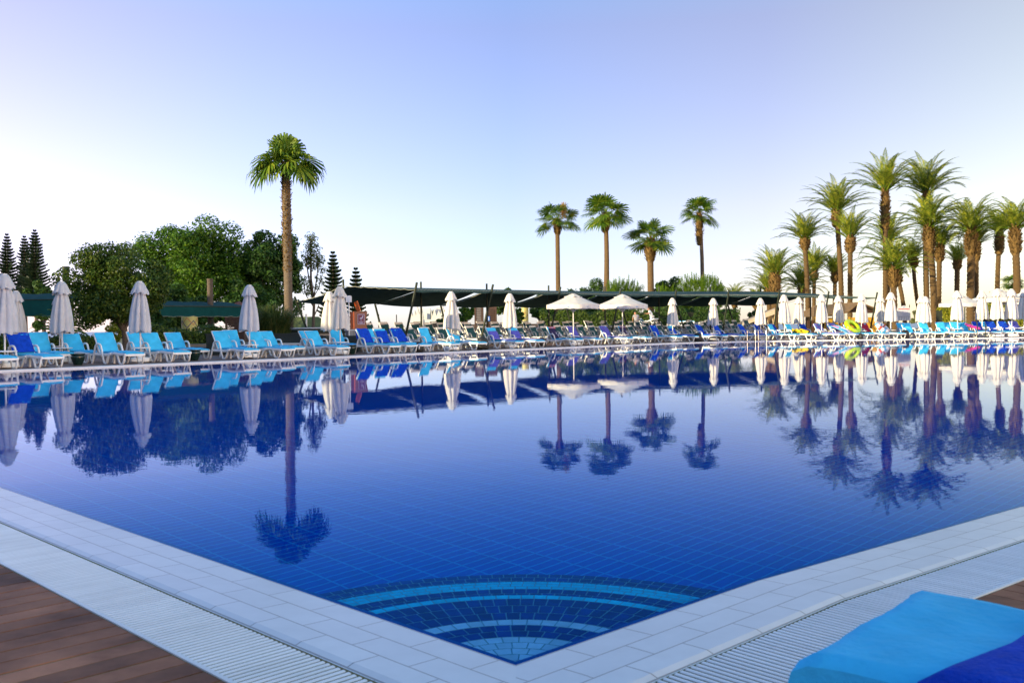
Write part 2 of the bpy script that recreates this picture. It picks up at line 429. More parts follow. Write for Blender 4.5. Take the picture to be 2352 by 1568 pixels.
# near coping in three rows of tiles + overflow grate + boards
def near_strip(mb, o0, o1, z0, z1):
    # left leg (straight)
    n = V2(-.7071, -.7071)
    a = lambda u, o, z: (lambda p: (p.x, p.y, z))(CORNER + TL*u + n*o)
    L = 14.6
    mb.add([a(-o0, o0, z0), a(L, o0, z0), a(L, o1, z1), a(-o1, o1, z1)], [(3, 2, 1, 0)], 0, [[(-o1+.07, o1), (L+.07, o1), (L+.07, o0), (-o0+.07, o0)]])
    # right leg (slightly bent)
    Nn = RN; S = arcs(RIGHT)
    for i in range(len(RIGHT)-1):
        p0, p1 = RIGHT[i]+Nn[i]*o0, RIGHT[i+1]+Nn[i+1]*o0; q1, q0 = RIGHT[i+1]+Nn[i+1]*o1, RIGHT[i]+Nn[i]*o1
        if i == 0: p0, q0 = CORNER+V2(0, -1.4142)*o0, CORNER+V2(0, -1.4142)*o1
        u0p, u0q = (S[0]-o0, S[0]-o1) if i == 0 else (S[i], S[i])
        mb.add([(p0.x, p0.y, z0), (p1.x, p1.y, z0), (q1.x, q1.y, z1), (q0.x, q0.y, z1)], [(3, 2, 1, 0)], 0,
               [[(u0q+.21, o1), (S[i+1]+.21, o1), (S[i+1]+.21, o0), (u0p+.21, o0)]])
RN = normals(RIGHT, -1)
M['coping'] = brickmat('white_coping_tiles', (.66, .66, .68), (.72, .72, .73), (.34, .32, .32), .28, .118, .0028, rough=.28, bump=.0012, noise=.07)
for sname, o0, o1, z0, z1 in (('near_coping', -.004, .354, .006, .006),):
    b = MB(); near_strip(b, o0, .236, .002, .010); near_strip(b, .236, .330, .010, .012); near_strip(b, .330, .366, .012, .000)
    near_strip(b, .366, .373, .001, .001); near_strip(b, .373, .3735, .001, -.08); struct(b.obj(sname, M['coping']))
M['trim'] = mat('dark_blue_trim_tile', (.003, .075, .42), .15, .2, 8, spec=.05)
b = MB(); near_strip(b, -.036, -.0035, -.010, .0014); near_strip(b, -.036, -.0359, -1.4, -.010); struct(b.obj('pool_edge_trim', M['trim']))
# channel and slats
M['channel'] = mat('drain_channel', (.025, .032, .045), .6, .3, 6)
b = MB(); near_strip(b, .3735, .655, -.05, -.05); struct(b.obj('drain_channel', M['channel']))
M['slat'] = mat('white_grate_slat', (.80, .80, .82), .35, .08, 3, isl=.05)
b = MB()
def slat(c, t, n, o0, o1, wd, z0, z1):
    p, q = c+n*o0, c+n*o1; h = t*(wd/2); h2 = t*(wd*.28)
    v = [p-h, p+h, q+h, q-h]; w_ = [p-h2, p+h2, q+h2, q-h2]
    vs = [(x.x, x.y, z0) for x in v] + [(x.x, x.y, z1-.002) for x in v] + [(x.x, x.y, z1) for x in w_]
    b.add(vs, [(4, 5, 1, 0)[::-1], (5, 6, 2, 1)[::-1], (6, 7, 3, 2)[::-1], (7, 4, 0, 3)[::-1], (4, 5, 9, 8), (5, 6, 10, 9), (6, 7, 11, 10), (7, 4, 8, 11), (8, 9, 10, 11)])
NLv = V2(-.7071, -.7071)
u = -.62
while u < 8.5:
    o0 = max(.3745, -u+.004)
    if o0 < .63: slat(CORNER+TL*u, TL, NLv, o0, .640, .0165, -.035, .006)
    u += .0265
S = arcs(RIGHT)
def rightpt(u):
    if u < 0: d = (RIGHT[1]-RIGHT[0]).normalized(); return CORNER+d*u, d, RN[0]
    for i in range(len(RIGHT)-1):
        if u <= S[i+1]:
            d = (RIGHT[i+1]-RIGHT[i]).normalized(); t = (u-S[i])/(S[i+1]-S[i])
            n = RN[i].lerp(RN[i+1], t).normalized(); return RIGHT[i]+d*(u-S[i]), d, n
RN[0] = V2(RIGHT[1].y-RIGHT[0].y, -(RIGHT[1].x-RIGHT[0].x)).normalized()
u = -.62
while u < 8.5:
    c, t, n = rightpt(u); o0 = max(.3745, -u+.004)
    if o0 < .63: slat(c, t, n, o0, .640, .0165, -.035, .006)
    u += .0265
struct(b.obj('drain_grate', M['slat']))
b = MB(); near_strip(b, .641, .656, .007, .007); near_strip(b, .656, .657, .007, -.06); struct(b.obj('grate_edging', M['kerb']))
# boards
M['board'] = mat('deck_board', (.33, .135, .072), .65, .4, 3, .002, 30, isl=.52, col2=(.14, .055, .03), spec=.15)
def boards(pt, u0, u1, name):
    b = MB(); u = u0; rnd = random.Random(4)
    while u < u1:
        c, t, n = pt(u); o0 = max(.662, -u+.02); h = t*.0475
        for (s0, s1) in ((o0, o0+1.9+rnd.random()), (0, 5.5)):
            if s0 == 0: s0 = last+.004
            last = s1
            p, q = c+n*s0, c+n*s1
            zz = .004+rnd.uniform(-.001, .001)
            vs = [p-h, p+h, q+h, q-h]
            V = [(x.x, x.y, -.02) for x in vs]+[(x.x, x.y, zz) for x in vs]
            fl = [(4, 5, 6, 7), (0, 1, 5, 4), (1, 2, 6, 5), (2, 3, 7, 6), (3, 0, 4, 7)]
            b.add(V, fl)
        u += .104
    return struct(b.obj(name, M['board']))
boards(lambda u: (CORNER+TL*u, TL, NLv), -4, 9.5, 'near_deck')
boards(rightpt, -4, 9.5, 'near_deck')
b = MB(); near_strip(b, .657, 6.2, -.03, -.03); struct(b.obj('deck_underlay', M['black']))

# pool shell
M['pooltile'] = brickmat('pool_floor_tiles', (.001, .080, .62), (.0012, .090, .67), (.008, .27, .82), .225, .076, .0062, rot=R(-45), offset=0, uv=False, rough=.25, bump=0, noise=.10, spec=0)
FLOOR = -1.35
struct(poly_with_hole('pool_floor', grow(OUT, 0), None, FLOOR, M['pooltile']))
b = MB(); P = OUT+[OUT[0]]
for p, q in zip(P, P[1:]): b.quad((p.x, p.y, FLOOR), (p.x, p.y, -.03), (q.x, q.y, -.03), (q.x, q.y, FLOOR))
struct(b.obj('pool_wall', M['trim']))
# corner steps: four treads, rows of mosaic tiles
STEP = [-.07, -.15, -.23, -.31]
Zw = lambda y: F/(y-751.0)
def rad(y, d):
    z = Zw(y); th = math.atan(z); tt = math.tan(math.asin(math.sin(th)/1.333))
    return z - CORNER.y + tt*(-d)
M['mosdark'] = mat('dark_blue_mosaic', (.001, .03, .30), .15, .3, 14, isl=.25, spec=0)
M['moslight'] = mat('light_blue_mosaic', (.01, .62, 1.0), .2, .15, 14, isl=.12, spec=0)
M['mospale'] = mat('pale_blue_mosaic', (.36, .68, 1.0), .2, .15, 14, isl=.12, spec=0)
M['grout'] = mat('pale_grout', (.12, .36, .6), .7, .2, 10, spec=0)
def tread(name, d, r0, rows, dnext):
    """rows: list of (outer radius, material index)"""
    b = MB(); n = 28
    a0, a1 = R(45), R(135)
    P = lambda r, t, z: (CORNER.x+r*math.cos(t), CORNER.y+r*math.sin(t), z)
    R1 = rows[-1][0]
    for i in range(n):
        t0, t1 = a0+(a1-a0)*i/n, a0+(a1-a0)*(i+1)/n
        b.add([P(r0, t0, d), P(R1, t0, d), P(R1, t1, d), P(r0, t1, d), P(R1, t0, dnext-.01), P(R1, t1, dnext-.01)], [(0, 1, 2, 3), (1, 4, 5, 2)], 0)
    ra = r0; rn = random.Random(int(r0*100))
    for rb, mi in rows:
        rm = (ra+rb)/2; k = max(3, int(rm*(a1-a0)/.049)); g = .0022; off = rn.random()
        for j in range(-1, k+1):
            t0 = a0+(a1-a0)*(j+off)/k; t1 = t0+(a1-a0)/k
            t0 += g/rm; t1 -= g/rm; t0 = max(t0, a0); t1 = min(t1, a1)
            if t1-t0 < .004: continue
            z = d+.002+rn.uniform(0, .0008)
            b.add([P(ra+g, t0, z), P(rb-g, t0, z), P(rb-g, t1, z), P(ra+g, t1, z)], [(0, 1, 2, 3)], mi)
        ra = rb
    return struct(b.obj(name, [M['grout'], M['mosdark'], M['moslight'], M['mospale']]))
def split(r0, r1, k, mi): return [(r0+(r1-r0)*(i+1)/k, mi) for i in range(k)]
d = STEP[0]; a, b_, c = rad(1465.5, d), rad(1437.8, d), rad(1425, d)
tread('pool_step', d, .012, split(.012, a, 6, 3)+split(a, b_, 2, 1)+split(b_, c, 1, 3), STEP[1]); rprev = c
d = STEP[1]; a, c = rad(1377, d), rad(1373.5, d)
tread('pool_step', d, rprev-.01, split(rprev-.01, a, 4, 1)+[(c+.03, 2)], STEP[2]); rprev = c+.03
d = STEP[2]; a, c = rad(1354.5, d), rad(1337.5, d)
tread('pool_step', d, rprev-.01, split(rprev-.01, a, 3, 1)+split(a, c, 3, 2), STEP[3]); rprev = c
d = STEP[3]; c = rad(1320.4, d)
tread('pool_step', d, rprev-.01, split(rprev-.01, c, 4, 1), FLOOR)

# water surface
wm = bpy.data.materials.new('pool_water'); wm.use_nodes = True; nt = wm.node_tree; nt.nodes.remove(nt.nodes['Principled BSDF'])
g = N(nt, 'ShaderNodeBsdfRefraction', i_IOR=1.333, i_Roughness=0.0); g.inputs['Color'].default_value = (.75, .95, 1, 1)
gl = N(nt, 'ShaderNodeBsdfGlossy', i_Roughness=0.0); gl.inputs['Color'].default_value = (.84, .92, 1, 1)
fr = N(nt, 'ShaderNodeFresnel', i_IOR=1.12); mxw = N(nt, 'ShaderNodeMixShader')
tc = N(nt, 'ShaderNodeTexCoord')
n1 = N(nt, 'ShaderNodeTexNoise', i_Scale=1.3, i_Detail=2.5, i_Roughness=.5); nt.links.new(tc.outputs['Object'], n1.inputs['Vector'])
n2 = N(nt, 'ShaderNodeTexNoise', i_Scale=6.5, i_Detail=2, i_Roughness=.5); nt.links.new(tc.outputs['Object'], n2.inputs['Vector'])
b2 = N(nt, 'ShaderNodeBump', i_Strength=1.0, i_Distance=.0003); nt.links.new(n2.outputs['Fac'], b2.inputs['Height'])
bp = N(nt, 'ShaderNodeBump', i_Strength=1.0, i_Distance=.0007); nt.links.new(n1.outputs['Fac'], bp.inputs['Height']); nt.links.new(b2.outputs['Normal'], bp.inputs['Normal'])
for q_ in (g, gl, fr): nt.links.new(bp.outputs['Normal'], q_.inputs['Normal'])
rg = N(nt, 'ShaderNodeValToRGB'); e = rg.color_ramp.elements       # reflection tint by angle: steep reflections lose their red
e[0].position = .115; e[0].color = (.10, .60, .90, 1); e[1].position = .75; e[1].color = (1, 1, 1, 1); x_ = e.new(.30); x_.color = (.72, .90, 1, 1)
nt.links.new(fr.outputs[0], rg.inputs['Fac']); nt.links.new(rg.outputs['Color'], gl.inputs['Color'])
nt.links.new(fr.outputs[0], mxw.inputs[0]); nt.links.new(g.outputs[0], mxw.inputs[1]); nt.links.new(gl.outputs[0], mxw.inputs[2]); nt.links.new(mxw.outputs[0], nt.nodes['Material Output'].inputs['Surface'])
struct(poly_with_hole('pool_water', grow(OUT, 0), None, 0.0, wm))
# ================================================================== LOUNGERS
def lounger_meshes():
    D = {}
    for s in (-1, 1):
        b = MB(); y = s*.325
        arm = [(.03, .0), (.06, .05), (.16, .30), (.25, .52), (.31, .575), (.40, .59), (.50, .58), (.565, .53), (.62, .38), (.70, .14), (.755, .03), (.80, .012), (.87, .012), (.92, .04), (1.00, .18), (1.07, .27), (1.16, .30)]
        b.rail(arm, y, .05, .058); D['arm', s] = b.mesh('side_frame', M['white'], 50)
        b = MB(); y = s*.30
        leg = [(1.46, .28), (1.52, .17), (1.575, .04), (1.61, .012), (1.70, .010), (1.77, .012), (1.81, .05), (1.85, .16), (1.875, .275)]
        b.rail(leg, y, .05, .052); D['leg', s] = b.mesh('leg', M['white'], 50)
    b = MB()
    for s in (-1, 1):
        b.rail([(.16, .285), (.5, .275), (.85, .265), (1.1, .30), (1.3, .312), (1.6, .285), (1.82, .282), (1.92, .27)], s*.30, .05, .075)
    b.rail([(1.89, .262), (1.93, .262)], 0, .62, .06)
    for k in range(13):
        x = .42+k*.112; b.box((x, 0, .30), (.075, .58, .018))
    for x in (.2, .75): b.box((x, 0, .272), (.06, .58, .05))
    b.box((.72, .0, .13), (.05, .05, .27)); D['seat'] = b.mesh('seat_frame', M['white'], 40)
    # backrest: hinge at (.44,.33) to top (.10,.91)
    H, T = V3((.44, 0, .325)), V3((.09, 0, .93)); d = (T-H); L = d.length; d.normalize(); n = V3((d.z, 0, -d.x))   # n faces the sitter
    b = MB()
    for s in (-1, 1): b.beam(H+V3((0, s*.29, 0)), T+V3((0, s*.29, 0)), .045, .035)
    b.beam(T+V3((0, -.31, 0))-d*.03, T+V3((0, .31, 0))-d*.03, .03, .075)
    for k in range(7): c = H+d*(.06+k*.085); b.beam(c+V3((0, -.28, 0)), c+V3((0, .28, 0)), .016, .055)
    b.beam(H+d*.42-n*.02, V3((.17, 0, .30)), .5, .02)
    D['back'] = b.mesh('backrest', M['white'], 40)
    def pad(P, Q, nn, wd, th, seed, sag=.0):
        rn = random.Random(seed); rows = []; k = 12; m_ = 8
        ph = [rn.uniform(0, 6) for _ in range(4)]
        for i in range(k+1):
            t = i/k; e = min(t, 1-t)*k; edge = 1 if e >= 1 else (.55 if e == 0 else 1)
            r = []
            for j in range(m_+1):
                u = j/m_*2-1; a = .7 if abs(u) == 1 else 1
                z = th*edge*a + .008*math.sin(9*t+ph[0])*math.cos(2*u+ph[1]) - sag*math.sin(math.pi*t*2)**2
                r.append(P.lerp(Q, t) + V3((0, u*wd/2*(1+.015*math.sin(11*t+ph[2])), 0)) + nn*z)
            rows.append(r)
        b = MB(); q_ = (Q-P).cross(V3((0, 1, 0))); rows = rows if q_.dot(nn) > 0 else rows[::-1]; b.thick(rows, th*.8); return b
    up = V3((0, 0, 1))
    for nm, key, th in (('cushion', 'blue', .062), ('sling', 'teal', .026), ('sling', 'greysling', .026)):
        me = pad(V3((.47, 0, .315)), V3((1.12, 0, .325)), up, .585, th, 3, .006); me2 = pad(V3((1.13, 0, .325)), V3((1.925, 0, .292)), up, .585, th, 5, .012)
        o = len(me.v); me.v += me2.v; me.m += me2.m; me.f += [tuple(i+o for i in f) for f in me2.f]
        D['seatpad', key] = me.mesh('seat_'+nm, M[key], 60)
        top = L-.01 if key == 'blue' else L-.10
        D['backpad', key] = pad(H+d*.03, H+d*top, n, .585, th, 7).mesh('back_'+nm, M[key], 60)
    D['geo'] = (H, T, d, n, L)
    return D
LM = lounger_meshes()
def make_lounger(name, key):
    t = thing(name, 'x', 'sun lounger')
    fr = LM['seat']; c = 'cushion' if key == 'blue' else 'sling'
    off = V3((-.95, 0, 0))
    for me, nm in ((LM['arm', -1], 'side_frame'), (LM['arm', 1], 'side_frame'), (LM['leg', -1], 'leg'), (LM['leg', 1], 'leg'), (fr, 'seat_frame'), (LM['back'], 'backrest'),
                   (LM['seatpad', key], 'seat_'+c), (LM['backpad', key], 'back_'+c)):
        link(nm, me, t, off)
    return t
PROTO = {k: make_lounger(n, k) for k, n in (('blue', 'sun_lounger'), ('teal', 'sling_lounger'), ('greysling', 'sling_lounger'))}
AX0, AX1 = math.atan2(-.623, .782), R(-76)
def axis_angle(px):
    t = min(1, max(0, (px-1780)/330)); return AX0+(AX1-AX0)*t
ORD = ['first', 'second', 'third', 'fourth', 'fifth', 'sixth', 'seventh', 'eighth', 'ninth', 'tenth', 'eleventh', 'twelfth', 'thirteenth', 'fourteenth', 'fifteenth', 'sixteenth', 'seventeenth', 'eighteenth', 'nineteenth', 'twentieth',
       'twenty-first', 'twenty-second', 'twenty-third', 'twenty-fourth', 'twenty-fifth', 'twenty-sixth', 'twenty-seventh', 'twenty-eighth', 'twenty-ninth', 'thirtieth', 'thirty-first', 'thirty-second', 'thirty-third', 'thirty-fourth', 'thirty-fifth', 'thirty-sixth']
rnd = random.Random(11)
def set_back(o, a):
    if abs(a) < .01: return
    h = V3((.44, 0, .325)); mm = Matrix.Translation((-.95, 0, 0)) @ Matrix.Translation(h) @ Matrix.Rotation(a, 4, 'Y') @ Matrix.Translation(-h)
    for ch in o.children:
        if ch.name.startswith(('backrest', 'back_')): ch.matrix_local = mm
# towels --------------------------------------------------------------
def towel_mesh(kind, seed, key, thick=.012):
    """sheet following the lounger: behind the backrest, over its top, down its front, along the seat"""
    H, T, d, n, L = LM['geo']; rn = random.Random(seed)
    o = .085
    front0 = H+d*.06+n*o; top = T+d*.03+n*.05; topb = T+d*.035-n*.045; behind = T-d*.34-n*.09
    seatA = V3((.56, 0, .412)); seatB = V3((1.12, 0, .405)); seatC = V3((1.75, 0, .385))
    paths = {'back': [behind, T-d*.1-n*.06, topb, top, T-d*.25+n*o, front0, seatA+V3((.02, 0, .012))],
             'full': [T-d*.12-n*.06, topb, top, T-d*.25+n*o, front0, seatA+V3((.02, 0, .012)), seatB, seatC],
             'front': [T-d*.12+n*o, T-d*.3+n*o, front0, seatA+V3((.02, 0, .012)), seatA+V3((.25, 0, 0))],
             'low': [T-d*.22+n*o*1.05, front0+n*.01, seatA+V3((.02, 0, .015)), seatB+V3((0, 0, .005)), seatC],
             'seat': [front0+d*.1, seatA, seatB, seatC+V3((-.2, 0, 0))]}
    P = paths[kind]
    # resample
    S = arcs(P); k = 20; pts = []
    for i in range(k+1):
        s = S[-1]*i/k
        for j in range(len(P)-1):
            if s <= S[j+1]+1e-9:
                pts.append(P[j].lerp(P[j+1], (s-S[j])/(S[j+1]-S[j]))); break
    wd = .62 if kind != 'seat' else .56; ph = [rn.uniform(0, 6) for _ in range(6)]; skew = rn.uniform(-.07, .07)
    rows = []
    for i, p in enumerate(pts):
        t = i/k; r = []
        for j in range(11):
            u = j/5-1
            q = p+V3((0, u*wd/2+skew*(t-.3)+.015*math.sin(6*t+ph[0]), 0))
            if key == 'yellow': q = q+V3((0, 0, max(0, .13*math.sin(2.6*t+.4)+.07*math.sin(9*t+3*u+1)+.05*math.sin(7*u+5*t))))
            wv = .012*math.sin(5*u+4*t+ph[1])+.008*math.sin(11*u-5*t+ph[2])
            q = q+V3((.02*u*math.sin(ph[3])*t, 0, 0))+n*max(-.004, wv)
            if abs(u) > .99 and kind != 'seat': q = q+V3((0, 0, -.03-.02*math.sin(8*t+ph[4])))
            r.append(q+V3((-.95, 0, 0)))
        rows.append(r)
    b = MB(); b.thick(rows, thick); return b.mesh('beach_towel', M[key], 70)
TW = {}
def towel(kind, key, lo, label, var=0, name='beach_towel'):
    k = (kind, key, var)
    if k not in TW: TW[k] = towel_mesh(kind, sum(map(ord, kind)) % 7+var*13+len(key), key)
    o = link(name, TW[k]); o.matrix_world = lo; tag(o, label, 'towel', 'towels laid on the sun loungers'); return o
def text_mesh(txt, size, extr, mt):
    cu = bpy.data.curves.new('lettering', 'FONT'); cu.body = txt; cu.size = size; cu.extrude = extr; cu.align_x = 'CENTER'; cu.align_y = 'CENTER'
    o = bpy.data.objects.new('lettering', cu); COL.objects.link(o); bpy.context.view_layer.update()
    me = bpy.data.meshes.new_from_object(o.evaluated_get(bpy.context.evaluated_depsgraph_get())); me.name = 'lettering'
    bpy.data.objects.remove(o); me.materials.clear(); me.materials.append(mt); return me
LETTER = text_mesh('PORTUGAL', .125, .002, M['redink'])
def print_on(tw):
    H, T, d, n, L = LM['geo']; o = link('lettering', LETTER, tw)
    y = V3((0, 1, 0)); ori = Matrix((y.to_tuple(), d.to_tuple(), n.to_tuple())).transposed().to_4x4()
    ori.translation = T-d*.10+n*.115+V3((-.95, 0, 0)); o.matrix_local = ori @ Matrix.Diagonal((.9, 1.25, 1, 1))
    b = MB()
    for (dx, dy, a, e) in ((-.42, .13, .035, .075), (-.56, .2, .045, .075), (-.50, -.2, .03, .14)):
        c = T+d*dx+n*.117+V3((-.95, dy, 0)); vs = [c+y*(a*math.cos(t*.5236))+d*(e*math.sin(t*.5236)) for t in range(12)]
        b.add(vs, [tuple(range(12))])
    b.obj('printed_pattern', M['paleink'], tw)
# front row: centre column, row offset, label, towel (kind, colour, label, variant)
FRONT = [
 (-24, 1.25, 'light blue lounger cut off by the left edge of the picture', None),
 (77, 1.3, 'light blue lounger under a royal blue towel beside the leftmost parasol', ('back', 'royal', 'royal blue towel over the lounger nearest the left edge, by the leftmost parasol', 0)),
 (270, 1.55, 'light blue lounger just left of the third closed parasol, beside a green glazed pot', None),
 (377, 1.65, 'light blue lounger just right of the third closed parasol, facing the water', None),
 (538, 1.7, 'light blue lounger in the front row left of the parasol beside the tall grass', None),
 (619, 1.7, 'light blue lounger in the front row right of the parasol beside the tall grass', None),
 (749, 1.7, 'light blue lounger with bare cushion in front of the two touching parasols', None),
 (866, 1.7, 'lounger under a royal blue towel in front of the orange cabinet', ('back', 'royal', 'royal blue towel hanging over the lounger right before the orange cabinet', 1)),
 (905, 1.7, 'lounger under a crumpled royal blue towel, middle of three towelled ones by the orange cabinet', ('front', 'royal', 'crumpled royal blue towel slipping down the middle lounger of three by the orange cabinet', 0)),
 (940, 1.7, 'lounger under a royal blue towel, rightmost of three towelled loungers by the orange cabinet', ('back', 'royal', 'royal blue towel on the rightmost of three towelled loungers by the orange cabinet', 2)),
 (1004, 1.7, 'light blue lounger with bare cushion left of the lopsided closed parasol', None),
 (1068, 1.7, 'light blue lounger with bare cushion right of the lopsided closed parasol', None),
 (1157, 1.7, 'lounger with trailing violet towel, left of the narrow parasol before the wooden hut', ('low', 'violet', 'violet blue towel trailing along the seat left of the parasol before the wooden hut', 0)),
 (1206, 1.7, 'lounger with trailing violet towel, right of the narrow parasol before the wooden hut', ('low', 'violet', 'violet blue towel trailing to the lounger foot right of the parasol before the hut', 1)),
 (1295, 1.7, 'lounger with a dark printed towel left of the left open parasol', ('front', 'navy', 'navy towel with red lettering left of the left open parasol', 0)),
 (1340, 1.7, 'lounger with a violet towel right of the left open parasol', ('full', 'violet', 'smooth violet towel on the lounger right of the left open parasol', 2)),
 (1413, 1.7, 'lounger with a violet towel left of the right open parasol', ('full', 'violet', 'smooth violet towel on the lounger left of the right open parasol', 0)),
 (1455, 1.7, 'lounger with a dark printed towel right of the right open parasol', ('front', 'navy', 'navy towel with red lettering right of the right open parasol', 1)),
 (1527, 1.7, 'lounger under a royal blue towel left of the closed parasol next to the white-clad worker', ('back', 'royal', 'royal blue towel left of the closed parasol below the white-clad worker', 3)),
 (1567, 1.7, 'lounger with royal blue towel slipping off, right of the parasol below the white-clad worker', ('low', 'royal', 'royal blue towel slipping off the lounger right of the parasol below the white-clad worker', 1)),
 (1631, 1.7, 'lounger under a royal blue towel left of the closed parasol before the slanted beige tent', ('full', 'royal', 'royal blue towel on the lounger left of the parasol before the beige tent', 2)),
 (1671, 1.7, 'lounger under a royal blue towel right of the closed parasol before the slanted beige tent', ('full', 'royal', 'royal blue towel on the lounger right of the parasol before the beige tent', 3)),
 (1729, 1.9, 'lounger under a royal blue towel just left of the pool ladder', ('full', 'royal', 'royal blue towel on the lounger just left of the pool ladder', 4)),
 (1766, 2.1, 'lounger under a royal blue towel half hidden behind the pool ladder', ('back', 'royal', 'royal blue towel on the lounger behind the pool ladder', 5)),
 (1797, 1.6, 'light blue lounger with bare cushion just right of the pool ladder', None),
 (1837, 1.6, 'lounger holding the crumpled yellow towel', ('seat', 'yellow', 'crumpled yellow towel on a lounger seat right of the pool ladder', 0)),
 (1903, 1.6, 'lounger under a violet towel before the brown-roofed kiosk', ('full', 'violet', 'violet blue towel on the lounger left of the striped air mattress', 3)),
 (1938, 1.6, 'lounger carrying the striped air mattress', ('full', 'violet', 'violet blue towel under the striped air mattress', 4)),
 (1970, 1.6, 'lounger with a crimson towel beside the lime swim ring', ('back', 'crimson', 'crimson towel on the lounger touching the lime swim ring', 0)),
 (2006, 1.6, 'lounger with a crimson towel beside the patterned white swim ring', ('back', 'crimson', 'crimson towel on the lounger under the patterned white swim ring', 1)),
 (2044, 1.6, 'light blue lounger with bare cushion left of the white notice board', None),
 (2100, 1.8, 'light blue lounger with bare cushion below the white notice board', None),
 (2137, 1.6, 'light blue lounger before the thick palm trunks, right of the notice board', None),
 (2178, 1.6, 'light blue lounger left of the parasol standing before the wide white parasol', None),
 (2211, 1.7, 'light blue lounger right of the parasol before the wide white parasol, by the pink float', None),
 (2264, 1.9, 'lounger under a royal blue towel behind the dark armchair', ('full', 'royal', 'royal blue towel on the lounger behind the dark armchair', 5)),
 (2293, 2.1, 'lounger under a royal blue towel between the last two large parasols', ('back', 'royal', 'royal blue towel between the two large parasols at the right', 6)),
 (2322, 2.1, 'lounger under a royal blue towel behind the last full parasol at the right', ('back', 'royal', 'royal blue towel behind the last full parasol at the right', 7)),
 (2350, 1.9, 'lounger under a violet towel at the right edge of the picture', ('back', 'violet', 'violet towel on the lounger cut by the right edge of the picture', 1)),
]
BACK = [
 (113, 4.0, 'light blue lounger standing behind the royal blue towel at the left edge', None),
 (191, 3.9, 'light blue lounger in the second row behind the first green glazed pot', None),
 (340, 4.0, 'light blue lounger hidden behind the third closed parasol', None),
 (427, 3.6, 'light blue lounger in the second row behind the pot under the teal awning', None),
 (556, 3.3, 'light blue lounger in the second row beside the parasol pole near the tall grass', None),
 (645, 3.2, 'light blue lounger in the second row before the dark planter and the tall fan palm', None),
 (733, 3.2, 'light blue lounger tucked behind the bare one at the two touching parasols', None),
 (797, 3.5, 'light blue lounger in the second row under the two touching parasols', None),
 (872, 3.7, 'light blue lounger half hidden behind the royal blue towels by the orange cabinet', None),
 (1800, 4.4, 'royal blue towelled lounger in the second row right of the pool ladder', ('back', 'royal', 'royal blue towel on the second row lounger right of the pool ladder', 0)),
 (1866, 4.4, 'royal blue towelled lounger in the second row behind the yellow towel', ('back', 'royal', 'royal blue towel on the second row lounger behind the yellow towel', 1)),
 (1934, 4.4, 'royal blue towelled lounger in the second row behind the lime swim ring', ('back', 'royal', 'royal blue towel on the second row lounger behind the lime swim ring', 2)),
 (2086, 4.4, 'light blue lounger in the second row before the notice board posts', None),
 (2196, 4.6, 'light blue lounger in the second row under the wide white parasol', None),
 (2228, 4.6, 'light blue lounger in the second row beside the pink float', None),
 (2278, 4.6, 'light blue lounger in the second row behind the dark armchair', None),
]
LPOS = {}
for i, (px, off, lab, tw) in enumerate(FRONT+BACK):
    p, t = rowpt(px, off); rz = axis_angle(px)+R(rnd.uniform(-4, 4))
    o = place(PROTO['blue'], USED, (p.x, p.y, DZ+.002), rz, lab, 'sun loungers with light blue cushions round the pool')
    ta = 0 if (tw and tw[0] != 'low') else R(rnd.uniform(-7, 5)) if not tw else R(-10)
    set_back(o, ta if not (tw and tw[0] == 'low') else 0)
    LPOS[px] = Matrix.Translation(o.location) @ Matrix.Rotation(rz, 4, 'Z')
    if tw:
        q = towel(tw[0], tw[1], LPOS[px], tw[2], tw[3])
        if tw[1] == 'navy': print_on(q)
# shaded teal rows
for rname, px0, px1, off, z, step in (('nearest', 900, 1715, 6.3, .12, 1.02), ('middle', 835, 1745, 8.7, .34, 1.05), ('rearmost', 905, 1770, 11.0, .42, 1.3)):
    for k, p in enumerate(rowser(px0, px1, off, step)):
        grey = rname == 'rearmost' and k < 5
        nm = ('grey' if grey else 'teal')+' sling lounger under the shade net, '+ORD[k]+' from the left in the '+rname+' row'
        o = place(PROTO['greysling' if grey else 'teal'], USED, (p.x+rnd.uniform(-.05, .05), p.y, z+.002), AX0+R(rnd.uniform(-5, 5)), nm, 'sling loungers under the shade net', 'sun lounger')
        set_back(o, R(rnd.uniform(-6, 5)))
# terraces that carry them
b = MB()
def rng(off0, off1, z, mb, i0=0, i1=None):
    P = faroff(0); i1 = i1 or len(P)-1
    a = [P[i]+FARN[i]*off0 for i in range(i0, i1+1)]; c = [P[i]+FARN[i]*off1 for i in range(i0, i1+1)]
    k = len(a); vs = [(p.x, p.y, z) for p in a]+[(p.x, p.y, z) for p in c]+[(p.x, p.y, 0) for p in a]
    fs = [(i, i+1, k+i+1, k+i) for i in range(k-1)]+[(2*k+i, 2*k+i+1, i+1, i) for i in range(k-1)]
    fs += [(0, k, 2*k), (k-1, 3*k-1, 2*k-1)]
    mb.add(vs, fs)
ai = min(range(len(FARP)), key=lambda i: (FARP[i]-rowpt(800, 0)[0]).length); bi = min(range(len(FARP)), key=lambda i: (FARP[i]-rowpt(1800, 0)[0]).length)
rng(5.05, 7.45, .12, b, ai, bi); rng(7.45, 9.9, .34, b, ai, bi); rng(9.9, 13.0, .42, b, ai, bi)
struct(b.obj('shaded_terrace_steps', M['terrace']))

